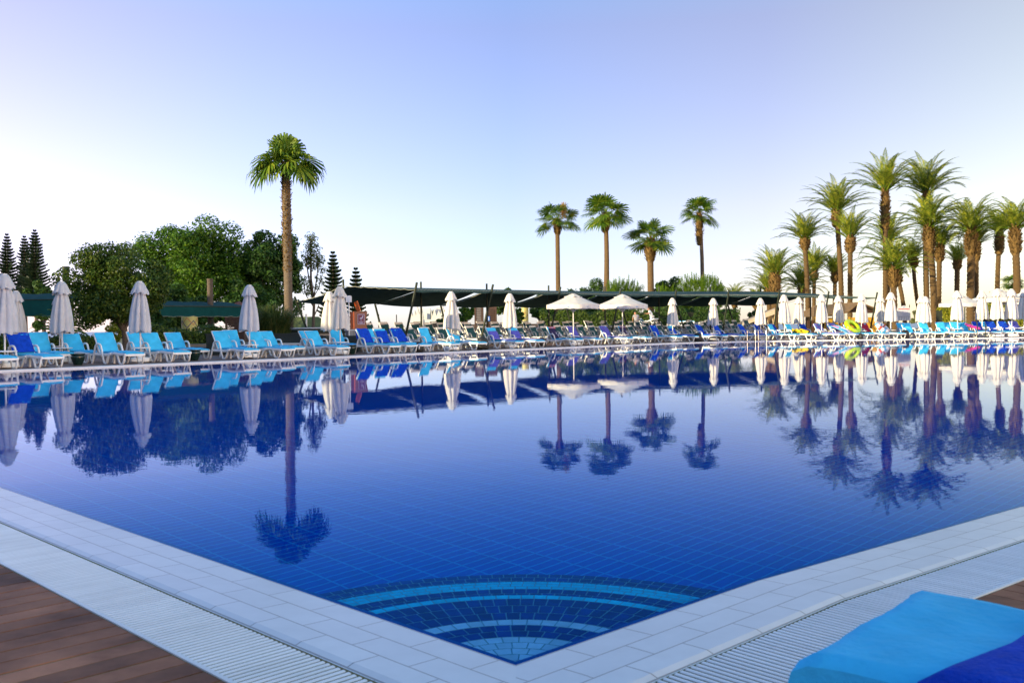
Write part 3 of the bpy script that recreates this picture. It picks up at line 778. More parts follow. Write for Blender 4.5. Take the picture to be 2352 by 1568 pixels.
# ================================================================== PARASOLS
def closed_canopy(seed, lop=0.0):
    """folded canopy with eight deep pleats and a flared cap; z runs 0 (hem) .. 1.56 (tip)"""
    rn = random.Random(seed); ph = [rn.uniform(0, 6) for _ in range(4)]; n = 64
    prof = [(.30, .03), (.335, .0), (.345, .06), (.335, .22), (.315, .45), (.27, .75), (.212, 1.02), (.155, 1.20), (.10, 1.28)]
    def fn(i, t, r, z):
        k = abs(math.cos(4*t+ph[0]*.3*(1-z/1.6)))**.7
        deep = .34+.12*math.sin(t*2+ph[1])
        if i == 0: deep *= .9
        rr = r*(1-deep+deep*k)*(1+.07*math.sin(3*t+ph[2])*(1-z/1.5))
        zz = z+(.035*math.sin(3*t+ph[3])+.02*math.sin(8*t))*max(0, 1-z*3)
        zz += lop*max(0, math.cos(t-2.2))*max(0, 1-z*1.4)*-1.0*.28
        rr *= 1+lop*max(0, math.cos(t-2.2))*max(0, 1-z)*.45
        return rr, zz
    b = MB(); b.lathe(prof, n, fn=fn)
    c = MB(); pr = [(.235, 1.205), (.275, 1.185), (.258, 1.24), (.20, 1.36), (.145, 1.48), (.095, 1.545), (.0, 1.56)]
    def fc(i, t, r, z):
        k = abs(math.cos(4*t))**.8; dd = .22*(1-(z-1.2)/.36)
        return r*(1-dd+dd*k), z+(.03*math.cos(8*t+ph[1])+.02*math.sin(3*t) if i < 3 else 0)
    c.lathe(pr, n, fn=fc)
    return b, c
def parasol_base(top):
    b = MB(); b.tube([(0, 0, .1), (0, 0, top)], .024, 10)
    s = MB(); pr = []
    P = [(-.27, -.2), (-.2, -.27), (.2, -.27), (.27, -.2), (.27, .2), (.2, .27), (-.2, .27), (-.27, .2)]
    lv = [(.92, .012), (1, .03), (1, .12), (.93, .15), (.25, .165), (.12, .26)]
    vs = [(x*k, y*k, z) for k, z in lv for x, y in P]
    s.add(vs, [(i*8+j, i*8+(j+1) % 8, (i+1)*8+(j+1) % 8, (i+1)*8+j) for i in range(len(lv)-1) for j in range(8)]+[tuple(range(40, 48)), tuple(range(8))[::-1]])
    t = MB(); t.lathe([(.03, .43), (.29, .43), (.30, .44), (.30, .455), (.29, .462), (.03, .462)], 20)
    return b, s, t
PB = parasol_base(2.40)
PBM = (PB[0].mesh('pole', M['pole'], 60), PB[1].mesh('base', M['white'], 40), PB[2].mesh('tray', M['white'], 40))
def make_closed(seed, mt, lop=0):
    t = thing('closed_parasol', 'x', 'parasol'); a, c = closed_canopy(seed, lop)
    link('pole', PBM[0], t); link('base', PBM[1], t); link('tray', PBM[2], t)
    k = a.obj('canopy', M[mt], t, 80, (0, 0, .93)); c.obj('canopy_cap', M[mt], k, 80)
    s = MB(); s.lathe([(.0, 1.575), (.075, 1.57), (.075, 1.545), (.06, 1.54)], 14); s.obj('finial', M['white'], t, 50, (0, 0, .93))
    return t
CL = [make_closed(3, 'canvas'), make_closed(8, 'canvas'), make_closed(14, 'canvas')]
CLG = [make_closed(5, 'canvasgrey'), make_closed(21, 'canvasgrey')]
CLL = make_closed(30, 'canvas', 1.0)
G = 'closed parasols round the pool'
PAR = [  # column, offset or None, scale, prototype, label
 (10, 1.35, 1.02, CLG[0], 'large grey-white closed parasol cut by the left edge of the picture'),
 (142, 4.3, 1.02, CLG[1], 'grey-white closed parasol with a loose fold before the leftmost teal awning'),
 (322, 1.85, 1.0, CLG[0], 'grey-white closed parasol in front of the broad dark olive tree'),
 (572, 1.9, 1.0, CLG[1], 'grey-white closed parasol beside the tall grass and the fan palm trunk'),
 (757, 3.4, .97, CL[0], 'sunlit closed parasol, left and lower of the two touching ones'),
 (781, 1.9, 1.02, CL[1], 'closed parasol, right and taller of the two touching ones'),
 (1037, 1.9, 1.0, CLL, 'lopsided closed parasol with its canvas hanging lower on one side'),
 (1172, 1.9, 1.0, CL[2], 'narrow closed parasol before the wooden changing hut'),
 (1545, 1.9, 1.0, CL[0], 'closed parasol right of the two open ones, below the white-clad worker'),
 (1638, 1.9, 1.0, CL[1], 'closed parasol at the left end of the slanted beige tent'),
 (1747, 1.9, 1.0, CL[2], 'closed parasol behind the pool ladder'),
 (1802, 1.9, 1.08, CL[0], 'tall closed parasol just right of the pool ladder, above the bare lounger'),
 (1835, 4.6, 1.05, CL[1], 'closed parasol set back behind the yellow towel'),
 (1887, 1.9, 1.08, CL[2], 'closed parasol at the left eave of the brown kiosk, with a shadow across it'),
 (1926, 4.4, 1.08, CL[0], 'closed parasol set back in front of the kiosk roof, above the lime swim ring'),
 (1978, 1.9, 1.08, CL[1], 'closed parasol at the kiosk gable, above the crimson towels'),
 (2023, 4.6, 1.08, CL[2], 'closed parasol set back left of the notice board, partly hidden by its neighbour'),
 (2045, 1.9, 1.12, CL[0], 'tall closed parasol directly left of the notice board'),
 (2116, 5.2, 1.05, CL[1], 'closed parasol set back behind another, before the forked palm trunks'),
 (2126, 2.4, 1.02, CL[2], 'closed parasol in front of the thick forked palm trunks'),
 (2200, 1.9, 1.15, CL[0], 'closed parasol standing before the wide open white parasol'),
 (2256, 4.4, 1.18, CL[1], 'closed parasol above the dark armchair'),
 (2291, 1.3, 1.18, CL[2], 'large closed parasol on a white base, second from the right edge'),
 (2324, 1.3, 1.18, CL[0], 'large closed parasol on a white base beside the right edge'),
 (2352, 2.0, 1.18, CL[1], 'closed parasol cut by the right edge of the picture'),
 (38, 9.5, .98, CLG[0], 'small far closed parasol peeping out behind the leftmost one'),
 (137, 10, .95, CLG[1], 'small far closed parasol peeping out below the loose fold at the teal awning'),
]
for px, off, s_, pr, lab in PAR:
    p, t = rowpt(px, off)
    place(pr, USED, (p.x, p.y, DZ+.002), rnd.uniform(-.5, .5) if pr is not CLL else -1.2, lab, G, scale=s_, tilt=(R(rnd.uniform(-.8, .8)), R(rnd.uniform(-.8, .8))))
def make_open():
    t = thing('open_parasol', 'x', 'parasol'); n = 8; r = 1.30; zt, ze = 2.42, 1.98
    link('pole', PBM[0], t); link('base', PBM[1], t); link('tray', PBM[2], t)
    b = MB(); rings = [(.27, zt-.045), (.5, zt-.14), (.8, zt-.265), (1.05, zt-.362), (r, ze)]
    vs = []; m_ = 48
    for k, (rr, z) in enumerate(rings):
        for j in range(m_):
            a = 2*math.pi*(j+.5)/m_; f = (j % 6)/6; e = math.cos(math.pi/8)/math.cos(((a+math.pi/8) % (math.pi/4))-math.pi/8)
            u = abs(((a) % (math.pi/4))/(math.pi/4)-.5)*2
            vs.append((rr*e*math.cos(a), rr*e*math.sin(a), z-.02*(1-u)*(rr/r)))
    nr = len(rings)
    for dz, ro in ((.0, .006), (-.10, .012), (-.21, .006)):
        for j in range(m_):
            a = 2*math.pi*(j+.5)/m_; e = math.cos(math.pi/8)/math.cos(((a+math.pi/8) % (math.pi/4))-math.pi/8)
            w_ = .018*math.sin(5*a*4)+.012*math.sin(a*7)
            vs.append(((r+ro+w_*.5)*e*math.cos(a), (r+ro+w_*.5)*e*math.sin(a), ze-.012+dz+(w_ if dz < -.15 else 0)))
    b.add(vs, [(i*m_+j, i*m_+(j+1) % m_, (i+1)*m_+(j+1) % m_, (i+1)*m_+j) for i in range(nr+2) for j in range(m_)])
    can = b.obj('canopy', M['canvas'], t, 35)
    c = MB()
    def fc(i, th, rr, z): return rr*(1-.06*math.cos(8*th)), z+(.03*math.cos(8*th+math.pi)+.015*math.sin(3*th) if i == 0 else 0)
    c.lathe([(.42, zt-.10), (.30, zt-.035), (.17, zt+.03), (.07, zt+.075), (0, zt+.09)], 48, fn=fc); c.obj('canopy_cap', M['canvas'], can, 60)
    for k in range(8):
        a = 2*math.pi*k/8+math.pi/8; b = MB(); b.tube([(.03*math.cos(a), .03*math.sin(a), zt-.06), (1.27*math.cos(a), 1.27*math.sin(a), ze-.03)], .012, 5); rb = b.obj('rib', M['pole'], t)
        b = MB(); b.tube([(.03*math.cos(a), .03*math.sin(a), 1.62), (.68*math.cos(a), .68*math.sin(a), zt-.265)], .009, 5); b.obj('strut', M['pole'], rb)
    for k in range(8):
        a = 2*math.pi*(k+.5)/8+math.pi/8; rr = (r+.02)*math.cos(math.pi/8)+.012; u = V3((-math.sin(a), math.cos(a), 0)); o = V3((math.cos(a)*rr, math.sin(a)*rr, ze-.105)); up = V3((0, 0, 1))
        b = MB(); mm = 9
        P = [o+u*(.075*math.cos(math.pi+math.pi*i/mm))+up*(.05*math.sin(math.pi+math.pi*i/mm)) for i in range(mm+1)]
        Q = [o+u*(.07*math.cos(math.pi+math.pi*i/mm))+up*(.018*math.sin(math.pi+math.pi*i/mm)-.0) for i in range(mm+1)]
        b.grid([P, Q]); b.obj('emblem', M['logo'], can)
    return t
OP = make_open()
for px, off, s_, lab in ((1317, 1.9, 1.04, 'open cream parasol, left one of the pair open before the shade net'), (1430, 1.9, 1.06, 'open cream parasol, right one of the pair open before the shade net'),
                         (2207, 7.5, 1.12, 'open wide white parasol behind a closed one, before the thick palm trunks'), (2292, 8.5, 1.3, 'open greyish parasol behind the two large closed ones under the dark truss'),
                         (2352, 8.0, 1.2, 'open parasol with warm light inside at the right edge of the picture')):
    p, t = rowpt(px, off)
    place(OP, USED, (p.x, p.y, DZ+.002), {1317: .52, 1430: .50}.get(px, .35), lab, 'open parasols', scale=(s_*1.02, s_*1.02, s_))
# ================================================================== SHADE NET
def offs(px, off, z): p, t = rowpt(px, off); return V3((p.x, p.y, z))
net = thing('shade_net_canopy', 'long dark green shade net on leaning posts over the rows of teal loungers', 'shade canopy', tuple(offs(1300, 8, 0)))
O = V3(net.location)
def loc(p): return V3(p)-O
fx = [955, 1130, 1285, 1424, 1552, 1673, 1789, 1902, 2013]
rx = [790, 968, 1119, 1261, 1390, 1514, 1632, 1748, 1862, 1975]
fz = [2.74, 2.80, 2.82, 2.83, 2.84, 2.84, 2.80, 2.70, 2.62]
FT = [offs(x, 5.0, z) for x, z in zip(fx, fz)]
rz_ = [3.00, 3.05, 3.10, 3.14, 3.18, 3.20, 3.20, 3.18, 3.02, 2.72]
RT = [offs(x, 8.4 if i else 8.4, z) for i, (x, z) in enumerate(zip(rx, rz_))]
RT[-1] = offs(1990, 5.9, 2.68)
bx_ = [682, 862, 1013, 1160, 1300, 1428, 1555, 1672, 1785]
BT = [offs(x, 12.0, z) for x, z in zip(bx_, [2.36, 2.33, 2.30, 2.32, 2.34, 2.38, 2.40, 2.42, 2.44])]
def patch(A, B, C, D, n, m_, sag, t=.006, sagx=0):
    """A-B front edge, D-C rear edge"""
    rows = []
    for i in range(n+1):
        v = i/n; r = []
        for j in range(m_+1):
            u = j/m_; p = (A.lerp(B, u)).lerp(D.lerp(C, u), v)
            r.append(loc(p)-V3((0, 0, sag*4*v*(1-v)*(.6+.4*math.sin(math.pi*u)) + sagx*4*u*(1-u)*v)))
        rows.append(r)
    b = MB(); b.thick(rows, t); return b
# front slope: from front edge up to ridge, one panel a bay
for i in range(len(FT)-1):
    patch(FT[i], FT[i+1], RT[i+2], RT[i+1], 4, 8, .05).obj('front_panel', M['net'], net, 60)
patch(RT[0], FT[0], RT[1], RT[0]+V3((.02, .02, 0)), 4, 8, .03).obj('front_panel', M['net'], net, 60)
# rear slope: ridge down to rear edge, with a gap on each seam that opens towards the ridge
for i in range(len(BT)-1):
    g0 = .05 if i == 0 else .02; g1 = [.0, .10, .09, .05, .03, .03, .03, .02][i]
    A, B = RT[i].lerp(RT[i+1], g0), RT[i+1].lerp(RT[i], g1); C, D = BT[i+1], BT[i]
    patch(A-V3((0, 0, .03)), B-V3((0, 0, .03)), C, D, 5, 8, .10, sagx=.12).obj('rear_panel', M['net'], net, 60)
# a second hanging strip under the front edge hides the gap between the slopes from below
for i in range(len(FT)-1):
    a, c = FT[i], FT[i+1]
    b = MB(); b.thick([[loc(a.lerp(c, j/10))-V3((0, 0, .0)) for j in range(11)], [loc(a.lerp(c, j/10))-V3((0, 0, .09+.03*math.sin(j*1.7+i))) for j in range(11)]], .005); b.obj('edge_strip', M['net'], net, 60)
    b = MB(); n = 26; pts = []
    for j in range(n*4+1):
        p = loc(a.lerp(c, j/(n*4))); pts.append(p+V3((-.015, -.03, .05*abs(math.sin(j*math.pi/4))-.01)))
    b.tube(pts, .008, 4); b.obj('lacing_rope', M['rope'], net)
    a, c = RT[i+1], FT[i]
b = MB(); b.tube([loc(RT[0].lerp(FT[0], t/20))+V3((0, -.03, .02*math.sin(t*2.3))) for t in range(21)], .012, 4); b.obj('lacing_rope', M['rope'], net)
b = MB(); b.tube([loc(RT[0].lerp(BT[0], t/20))+V3((0, -.02, .02*math.sin(t*2.3)-.35*math.sin(math.pi*t/20)*.2)) for t in range(21)], .014, 4); b.obj('lacing_rope', M['rope'], net)
for i in range(1, len(BT)):
    b = MB(); b.tube([loc(RT[i].lerp(BT[i], t/16))+V3((.02, -.02, -.06-.10*math.sin(math.pi*t/16)+.012*math.sin(t*2.9))) for t in range(17)], .012, 4); b.obj('seam_rope', M['rope'], net)
for i, (p, x) in enumerate(zip(FT, fx)):          # leaning front posts
    t = rowpt(x, 5)[1]; q = p+V3((-t.y, t.x, 0))*.72-t*.12
    top = p+(p-V3((q.x, q.y, .05))).normalized()*.36
    b = MB(); b.tube([loc((q.x, q.y, .05)), loc(top)], .055, 8); b.obj('leaning_post', M['post'], net, 60)
for i, p in enumerate(RT[:-1]):                    # upright ridge posts
    b = MB(); b.tube([loc((p.x, p.y, .05)), loc((p.x, p.y, p.z+.32))], .05, 8); b.obj('upright_post', M['post'], net, 60)
for i, p in enumerate(BT):                         # rear posts leaning out
    n = (p-FT[min(i, 7)]); n.z = 0; n.normalize(); q = p+rowpt(bx_[i], 12)[1]*.75
    if i == 0: q = p+rowpt(bx_[i], 12)[1]*1.05
    b = MB(); b.tube([loc((q.x, q.y, .05)), loc(p+(p-V3((q.x, q.y, .05))).normalized()*.28 if i == 0 else p)], .055, 8); b.obj('rear_post', M['post'], net, 60)

# ================================================================== LEFT SIDE: awnings, columns, hut, bar
def facing(x, Y):
    p = gp(x, Y); return math.atan2(-p.x, p.y)      # turn that makes local -Y look at the camera
def px2m(x, Y): return gp(x, Y)
def awning(name, label, x0, x1, Y, zt, zm, zb, depth, posts, slope=0):
    a, c = gp(x0, Y), gp(x1, Y+slope); t = thing(name, label, 'awning', (a.x, a.y, 0)); u = (c-a); L = u.length; u.normalize(); n = V3((-u.y, u.x, 0))
    P = lambda s, d, z: u*s+n*d+V3((0, 0, z))
    m_ = 18; b = MB()
    top = [P(L*j/m_, depth, zt+.02*math.sin(j*1.3)) for j in range(m_+1)]; mid = [P(L*j/m_-.04, .0, zm+.025*math.sin(j*1.9)) for j in range(m_+1)]
    bot = [P(L*j/m_+.25*(1-j/m_), -.06+.03*math.sin(j*.9), zb+.02*math.sin(j*2.4)) for j in range(m_+1)]
    b.thick([bot, mid], .008); b.obj('valance', M['awning'], t, 60)
    b = MB(); b.thick([mid, top, [p+n*1.2+V3((0, 0, -.35)) for p in top]], .008); b.obj('roof_cloth', M['awning'], t, 60)
    b = MB(); pts = [bot[j]+V3((0, -.02, -.02*(j % 2))) for j in range(m_+1)]; b.tube(pts, .008, 4); b.obj('lacing_rope', M['rope'], t)
    for s in posts:
        b = MB(); b.tube([P(s*L, .3, 0), P(s*L, .3, zm)], .07, 8); b.obj('post', M['post'], t, 60)
    b = MB(); b.tube([mid[0]+V3((0, 0, .02)), mid[-1]+V3((0, 0, .02))], .03, 6); b.obj('front_bar', M['post'], t, 60)
    return t
awning('teal_awning', 'dark teal awning between the two leftmost closed parasols', -60, 168, 47, 2.98, 2.60, 1.82, 1.6, (.25, .97))
awning('teal_awning', 'dark teal awning over the yellow mosaic column, left of the tall grass', 362, 572, 46, 2.50, 2.20, 1.72, 1.6, (.62,), slope=4)
def post(name, label, x, ytop, Y, r, key, cat='post'):
    p = gp(x, Y); h = atd(x, ytop, Y).z; b = MB(); b.tube([(0, 0, 0), (0, 0, h)], r, 12); b.lathe([(r*1.08, h-.05), (r*1.08, h+.02), (0, h+.03)], 12)
    o = b.obj(name, M[key], None, 50, (p.x, p.y, 0)); return tag(o, label, cat)
post('round_post', 'plain round post rising above the teal awning before the big bright tree', 484, 641, 49, .15, 'bark')
post('dark_post', 'dark upright post at the left side of the broad olive tree', 154, 613, 40, .13, 'black')
# mosaic columns
M['mosaic'] = brickmat('yellow_mosaic', (.60, .52, .10), (.50, .48, .14), (.30, .28, .12), .055, .055, .006, uv=True, offset=0, rough=.35, bump=.001, noise=.2)
def column(label, x, yb, yt, Y, r, greenish, spikes):
    p = gp(x, Y); zt = atd(x, yt, Y).z; t = thing('mosaic_column', label, 'column', (p.x, p.y, 0))
    b = MB(); n = 28; k = 6
    for i in range(k):
        for j in range(n):
            a0, a1 = 2*math.pi*j/n, 2*math.pi*(j+1)/n; z0, z1 = zt*i/k, zt*(i+1)/k; C = lambda a, z: (r*math.cos(a), r*math.sin(a), z)
            b.add([C(a0, z0), C(a1, z0), C(a1, z1), C(a0, z1)], [(0, 1, 2, 3)], 1 if (greenish and i in (1, 2)) else 0, [[(a0*r, z0), (a1*r, z0), (a1*r, z1), (a0*r, z1)]])
    b.add([(r*math.cos(2*math.pi*j/n), r*math.sin(2*math.pi*j/n), zt) for j in range(n)], [tuple(range(n))])
    b.obj('shaft', [M['mosaic'], M['mosgreen']], t, 60)
    def zig(nm, key, z0, amp, ph, wd):
        b = MB(); pts = []
        for j in range(49):
            a = 2*math.pi*j/48; q = abs(((j+ph) % 12)/6-1); pts.append((a, z0+amp*(q-.5)))
        rr = r+.006
        for (a0, z_0), (a1, z_1) in zip(pts, pts[1:]):
            C = lambda a, z: (rr*math.cos(a), rr*math.sin(a), z); b.quad(C(a0, z_0), C(a1, z_1), C(a1, z_1+wd), C(a0, z_0+wd))
        b.obj(nm, M[key], t)
    zig('zigzag_band', 'zigorange', zt*.70, .42, 0, .07); zig('zigzag_band', 'zigblue', zt*.62, .42, 6, .07)
    if spikes:
        b = MB(); rn = random.Random(5)
        for q in range(70):
            a = rn.uniform(0, 2*math.pi); l = rn.uniform(.7, 1.1); e = rn.uniform(.15, .9)
            d = V3((math.cos(a)*math.cos(e), math.sin(a)*math.cos(e), math.sin(e))); s = V3((-math.sin(a), math.cos(a), 0))*.045; o = V3((math.cos(a)*r*.5, math.sin(a)*r*.5, zt))
            b.add([o-s, o+s, o+d*l*.7+s*.7+V3((0, 0, -.05)), o+d*l+V3((0, 0, -.22)), o+d*l*.7-s*.7+V3((0, 0, -.05))], [(0, 1, 2, 3, 4)])
        b.obj('red_crown', M['redspike'], t)
    return t
M['mosgreen'] = brickmat('green_mosaic', (.20, .32, .14), (.28, .36, .16), (.2, .2, .1), .055, .055, .006, uv=True, offset=0, rough=.35, bump=.001, noise=.2)
M['zigorange'] = mat('orange_mosaic', (.45, .18, .06), .4, .3, 20); M['zigblue'] = mat('navy_mosaic', (.03, .03, .12), .4, .3, 20)
column('yellow mosaic column with red spiky crown under the teal awning', 436, 770, 714, 56, .46, False, True)
column('yellow and green mosaic column with zigzag band behind the shade net', 1206, 745, 700, 92, .34, True, False)
# louvred huts
def louvre(b, a, c, z0, z1, u, n, k, t=.03):
    for i in range(k):
        z = z0+(z1-z0)*(i+.5)/k; b.beam(a+V3((0, 0, z))-n*.02, c+V3((0, 0, z))-n*.02, t, (z1-z0)/k*.72)
def hut(name, label, x0, x1, ytop, Y, depth, key, cat, panels=1, roof=None, sign=False):
    a, c = gp(x0, Y), gp(x1, Y); zt = atd((x0+x1)/2, ytop, Y).z; t = thing(name, label, cat, (a.x, a.y, 0)); u = (c-a); L = u.length; u.normalize(); n = V3((-u.y, u.x, 0))
    b = MB()
    for s in (0, L):
        for d in (0, depth): b.beam(u*s+n*d, u*s+n*d+V3((0, 0, zt)), .12, .12)
    for d in (0, depth): b.beam(n*d+V3((0, 0, zt-.05)), u*L+n*d+V3((0, 0, zt-.05)), .10, .12)
    b.obj('frame', M[key if key != 'greywood' else 'wood'], t)
    b = MB(); louvre(b, u*.08, u*(L-.08), .15, zt-.12, u, n, 18); b.obj('louvre_panel', M[key], t)
    b = MB(); louvre(b, u*L+n*.08, u*L+n*(depth-.08), .15, zt-.12, n, u, 18); b.obj('louvre_panel', M['wood'], t)
    b = MB(); louvre(b, n*.08, n*(depth-.08), .15, zt-.12, n, u, 18); b.obj('louvre_panel', M['wood'], t)
    b = MB(); b.box(u*(L/2)+n*(depth-.05)+V3((0, 0, zt/2)), (L*.9, .03, zt*.9), math.atan2(u.y, u.x)); b.obj('rear_wall', M['wood'], t)
    if roof:
        b = MB(); rr = .35; e = [u*-rr-n*rr, u*(L+rr)-n*rr, u*(L+rr)+n*(depth+rr), u*-rr+n*(depth+rr)]; ap = u*(L/2)+n*(depth/2)+V3((0, 0, zt+roof)); ev = [p+V3((0, 0, zt)) for p in e]
        b.add(ev+[ap], [(0, 1, 4), (1, 2, 4), (2, 3, 4), (3, 0, 4), (3, 2, 1, 0)]); b.obj('roof', M['tile'], t)
    if sign:
        b = MB(); c_ = u*(L+.42)-n*.05+V3((0, 0, zt*.62)); b.box(c_, (.30, .03, .36), math.atan2(u.y, u.x)); s = b.obj('sign', M['signblue'], t)
        b = MB()
        for k in (-.06, .06): b.box(c_-n*.02+u*k+V3((0, 0, -.02)), (.05, .01, .17), math.atan2(u.y, u.x)); b.box(c_-n*.02+u*k+V3((0, 0, .10)), (.045, .01, .045), math.atan2(u.y, u.x))
        b.obj('pictogram', M['white'], s)
    return t
M['tile'] = mat('brown_roof_tile', (.16, .06, .04), .8, .3, 9); M['signblue'] = mat('blue_sign', (.02, .14, .55), .4, .05, 5)
hut('louvred_hut', 'brown louvred wooden hut with a tiled roof, right of the teal awning', 520, 560, 712, 62, 2.0, 'wood', 'hut', roof=.62)
hut('changing_hut', 'weathered grey louvred changing hut with a blue restroom sign', 1092, 1108, 701, 70, 1.3, 'greywood', 'hut', sign=True)
hut('changing_hut', 'dark brown louvred changing hut right of the blue restroom sign', 1119, 1139, 702, 70, 1.3, 'wood', 'hut')
# planters and low walls near the fan palm
def boxthing(name, label, cat, x0, x1, Y, z0, z1, depth, key, rim=None):
    a, c = gp(x0, Y), gp(x1, Y); u = (c-a); L = u.length; u.normalize(); t = math.atan2(u.y, u.x); n = V3((-u.y, u.x, 0)); o = (a+c)/2
    th = thing(name, label, cat, (o.x, o.y, 0), t)
    b = MB(); b.box((0, depth/2, (z0+z1)/2), (L, depth, z1-z0)); b.obj('body', M[key], th)
    if rim: b = MB(); b.box((0, depth/2, z1+.03), (L+.06, depth+.06, .06)); b.obj('rim', M[rim], th)
    return th
boxthing('planter_box', 'dark green planter box left of the tall grass, behind the loungers', 'planter', 473, 516, 36.6, 0, .82, 1.0, 'darkbox', 'darkbox')
boxthing('low_wall', 'low white wall under the dark planter ledge at the fan palm', 'wall', 600, 745, 41.0, 0, .42, .5, 'wallwhite')
boxthing('planter_box', 'long dark planter ledge around the foot of the tall fan palm', 'planter', 590, 698, 41.3, .42, .78, 2.2, 'darkbox', 'darkbox')
boxthing('planter_box', 'dark planter block on the white wall right of the tall fan palm', 'planter', 700, 748, 40.9, .42, .72, 1.2, 'darkbox')
boxthing('planter_box', 'dark planter box in front of the stone pedestal of the orange cabinet', 'planter', 792, 823, 39.0, 0, .72, .6, 'darkbox')
# round bar counter
p = gp(722, 46); t = thing('bar_counter', 'round bar counter with white wall and olive green top, under the low net corner', 'bar', (p.x, p.y, 0))
b = MB(); b.lathe([(1.45, 0), (1.45, .82)], 32); b.obj('wall', M['wallwhite'], t, 60)
b = MB(); b.lathe([(1.46, .80), (1.85, .84), (1.86, .98), (1.75, 1.02), (0, 1.05)], 32); b.obj('counter_top', M['post'], t, 40)
b = MB(); b.lathe([(.0, 1.10), (1.6, 1.08), (1.62, 1.04), (1.5, 1.03)], 32); b.obj('top_plate', M['canvasgrey'], t, 40)
# green tent roof behind the bar
M['tentgreen'] = mat('olive_tent_cloth', (.10, .14, .05), .8, .2, 3)
p = gp(712, 78); t = thing('tent', 'olive green tent roof behind the round bar', 'tent', (p.x, p.y, 0))
b = MB(); b.add([(-2.8, -1.6, .9), (2.3, -1.6, .9), (2.3, 1.6, .9), (-2.8, 1.6, .9), (-2.2, 0, 2.05), (.7, 0, 2.05)], [(0, 1, 5, 4), (1, 2, 5), (2, 3, 4, 5), (3, 0, 4)]); b.obj('roof', M['tentgreen'], t)
b = MB()
for x in (-2.7, 2.2): 
    for y in (-1.5, 1.5): b.tube([(x, y, 0), (x, y, .92)], .05, 6)
b.obj('frame', M['post'], t)
post('white_post', 'thin white post beside the slanting net post above the bar', 704, 722, 60, .055, 'pole')
post('thin_mast', 'thin dark mast standing against the sea right of the bar', 741, 736, 95, .04, 'black'); post('thin_mast', 'thin dark mast against the sea right of the orange cabinet', 870, 722, 95, .05, 'black'); post('thin_mast', 'thin dark mast against the sea left of the white crenellated wall', 911, 723, 95, .05, 'black')
# speaker pole
p = gp(802, 40); t = thing('speaker_pole', 'white box speaker on a thin pole behind the touching parasols', 'speaker', (p.x, p.y, 0))
zt = atd(803, 680, 40).z; b = MB(); b.tube([(0, 0, 0), (0, 0, zt-.25)], .03, 8); b.obj('pole', M['pole'], t, 60)
b = MB(); b.box((0, 0, zt-.13), (.22, .2, .26)); b.lathe([(.09, zt), (.07, zt+.02), (0, zt+.02)], 12); b.obj('speaker_box', M['white'], t)
# orange cabinet on pedestal
Yc = 41.2; p = gp(825, Yc); s_ = F/Yc
M['pedtile'] = brickmat('pedestal_stone_tiles', (.36, .32, .27), (.42, .37, .32), (.22, .2, .18), .11, .11, .008, uv=False, offset=0, rough=.6)
t = thing('stone_pedestal', 'tiled stone pedestal carrying the orange cabinet', 'pedestal', (p.x, p.y, 0), .35)
b = MB(); b.box((-.12, 0, .46), (.85, .7, .92)); b.obj('body', M['pedtile'], t); b = MB(); b.box((-.12, 0, .95), (.95, .8, .06)); b.obj('slab', M['wallwhite'], t)
t = thing('orange_cabinet', 'orange and dark red cabinet with raised lid and white bird sign, on the stone pedestal', 'cabinet', (p.x, p.y, .985), .5)
b = MB(); vs = [(-.29, -.22, .0), (.30, -.22, 0), (.30, .22, 0), (-.29, .22, 0), (-.29, -.22, .76), (.31, -.22, .76), (.31, .22, .76), (-.29, .22, .76), (.22, -.22, .36), (.22, .22, .36)]
b.add(vs, [(0, 1, 8, 5, 4), (3, 7, 6, 9, 2), (1, 2, 9, 8), (8, 9, 6, 5), (4, 5, 6, 7), (0, 3, 2, 1)]); b.obj('front_body', M['redbrown'], t)
b = MB(); b.box((-.295, -.02, .39), (.012, .34, .70)); b.obj('dark_gap', M['redbrown'], t)
for yy in (-.13, .10):
    b = MB(); b.box((-.31, yy, .38), (.05, .17, .74)); b.obj('orange_door', M['orange'], t)
b = MB(); b.beam((.02, .05, .77), (-.10, .12, 1.20), .42, .025); b.obj('lid', M['orange'], t)
b = MB(); b.box((.01, -.226, .43), (.31, .006, .44)); s = b.obj('sign_frame', M['paleink'], t)
b = MB(); b.box((.01, -.231, .43), (.27, .006, .40)); b.obj('sign_plate', M['plum'], s)
b = MB()
bird = [(-.06, .46), (-.02, .50), (.03, .505), (.06, .53), (.065, .58), (.085, .60), (.10, .58), (.095, .53), (.085, .49), (.06, .455), (.02, .435), (.015, .36), (.03, .345), (-.01, .345), (.0, .36), (.0, .435), (-.03, .44)]
b.add([(x, -.236, z) for x, z in bird], [tuple(range(len(bird)))]); b.box((.01, -.236, .325), (.2, .003, .012)); b.box((.01, -.236, .285), (.17, .003, .022)); b.box((.01, -.236, .255), (.12, .003, .012)); b.obj('bird_sign', M['paleink'], s)
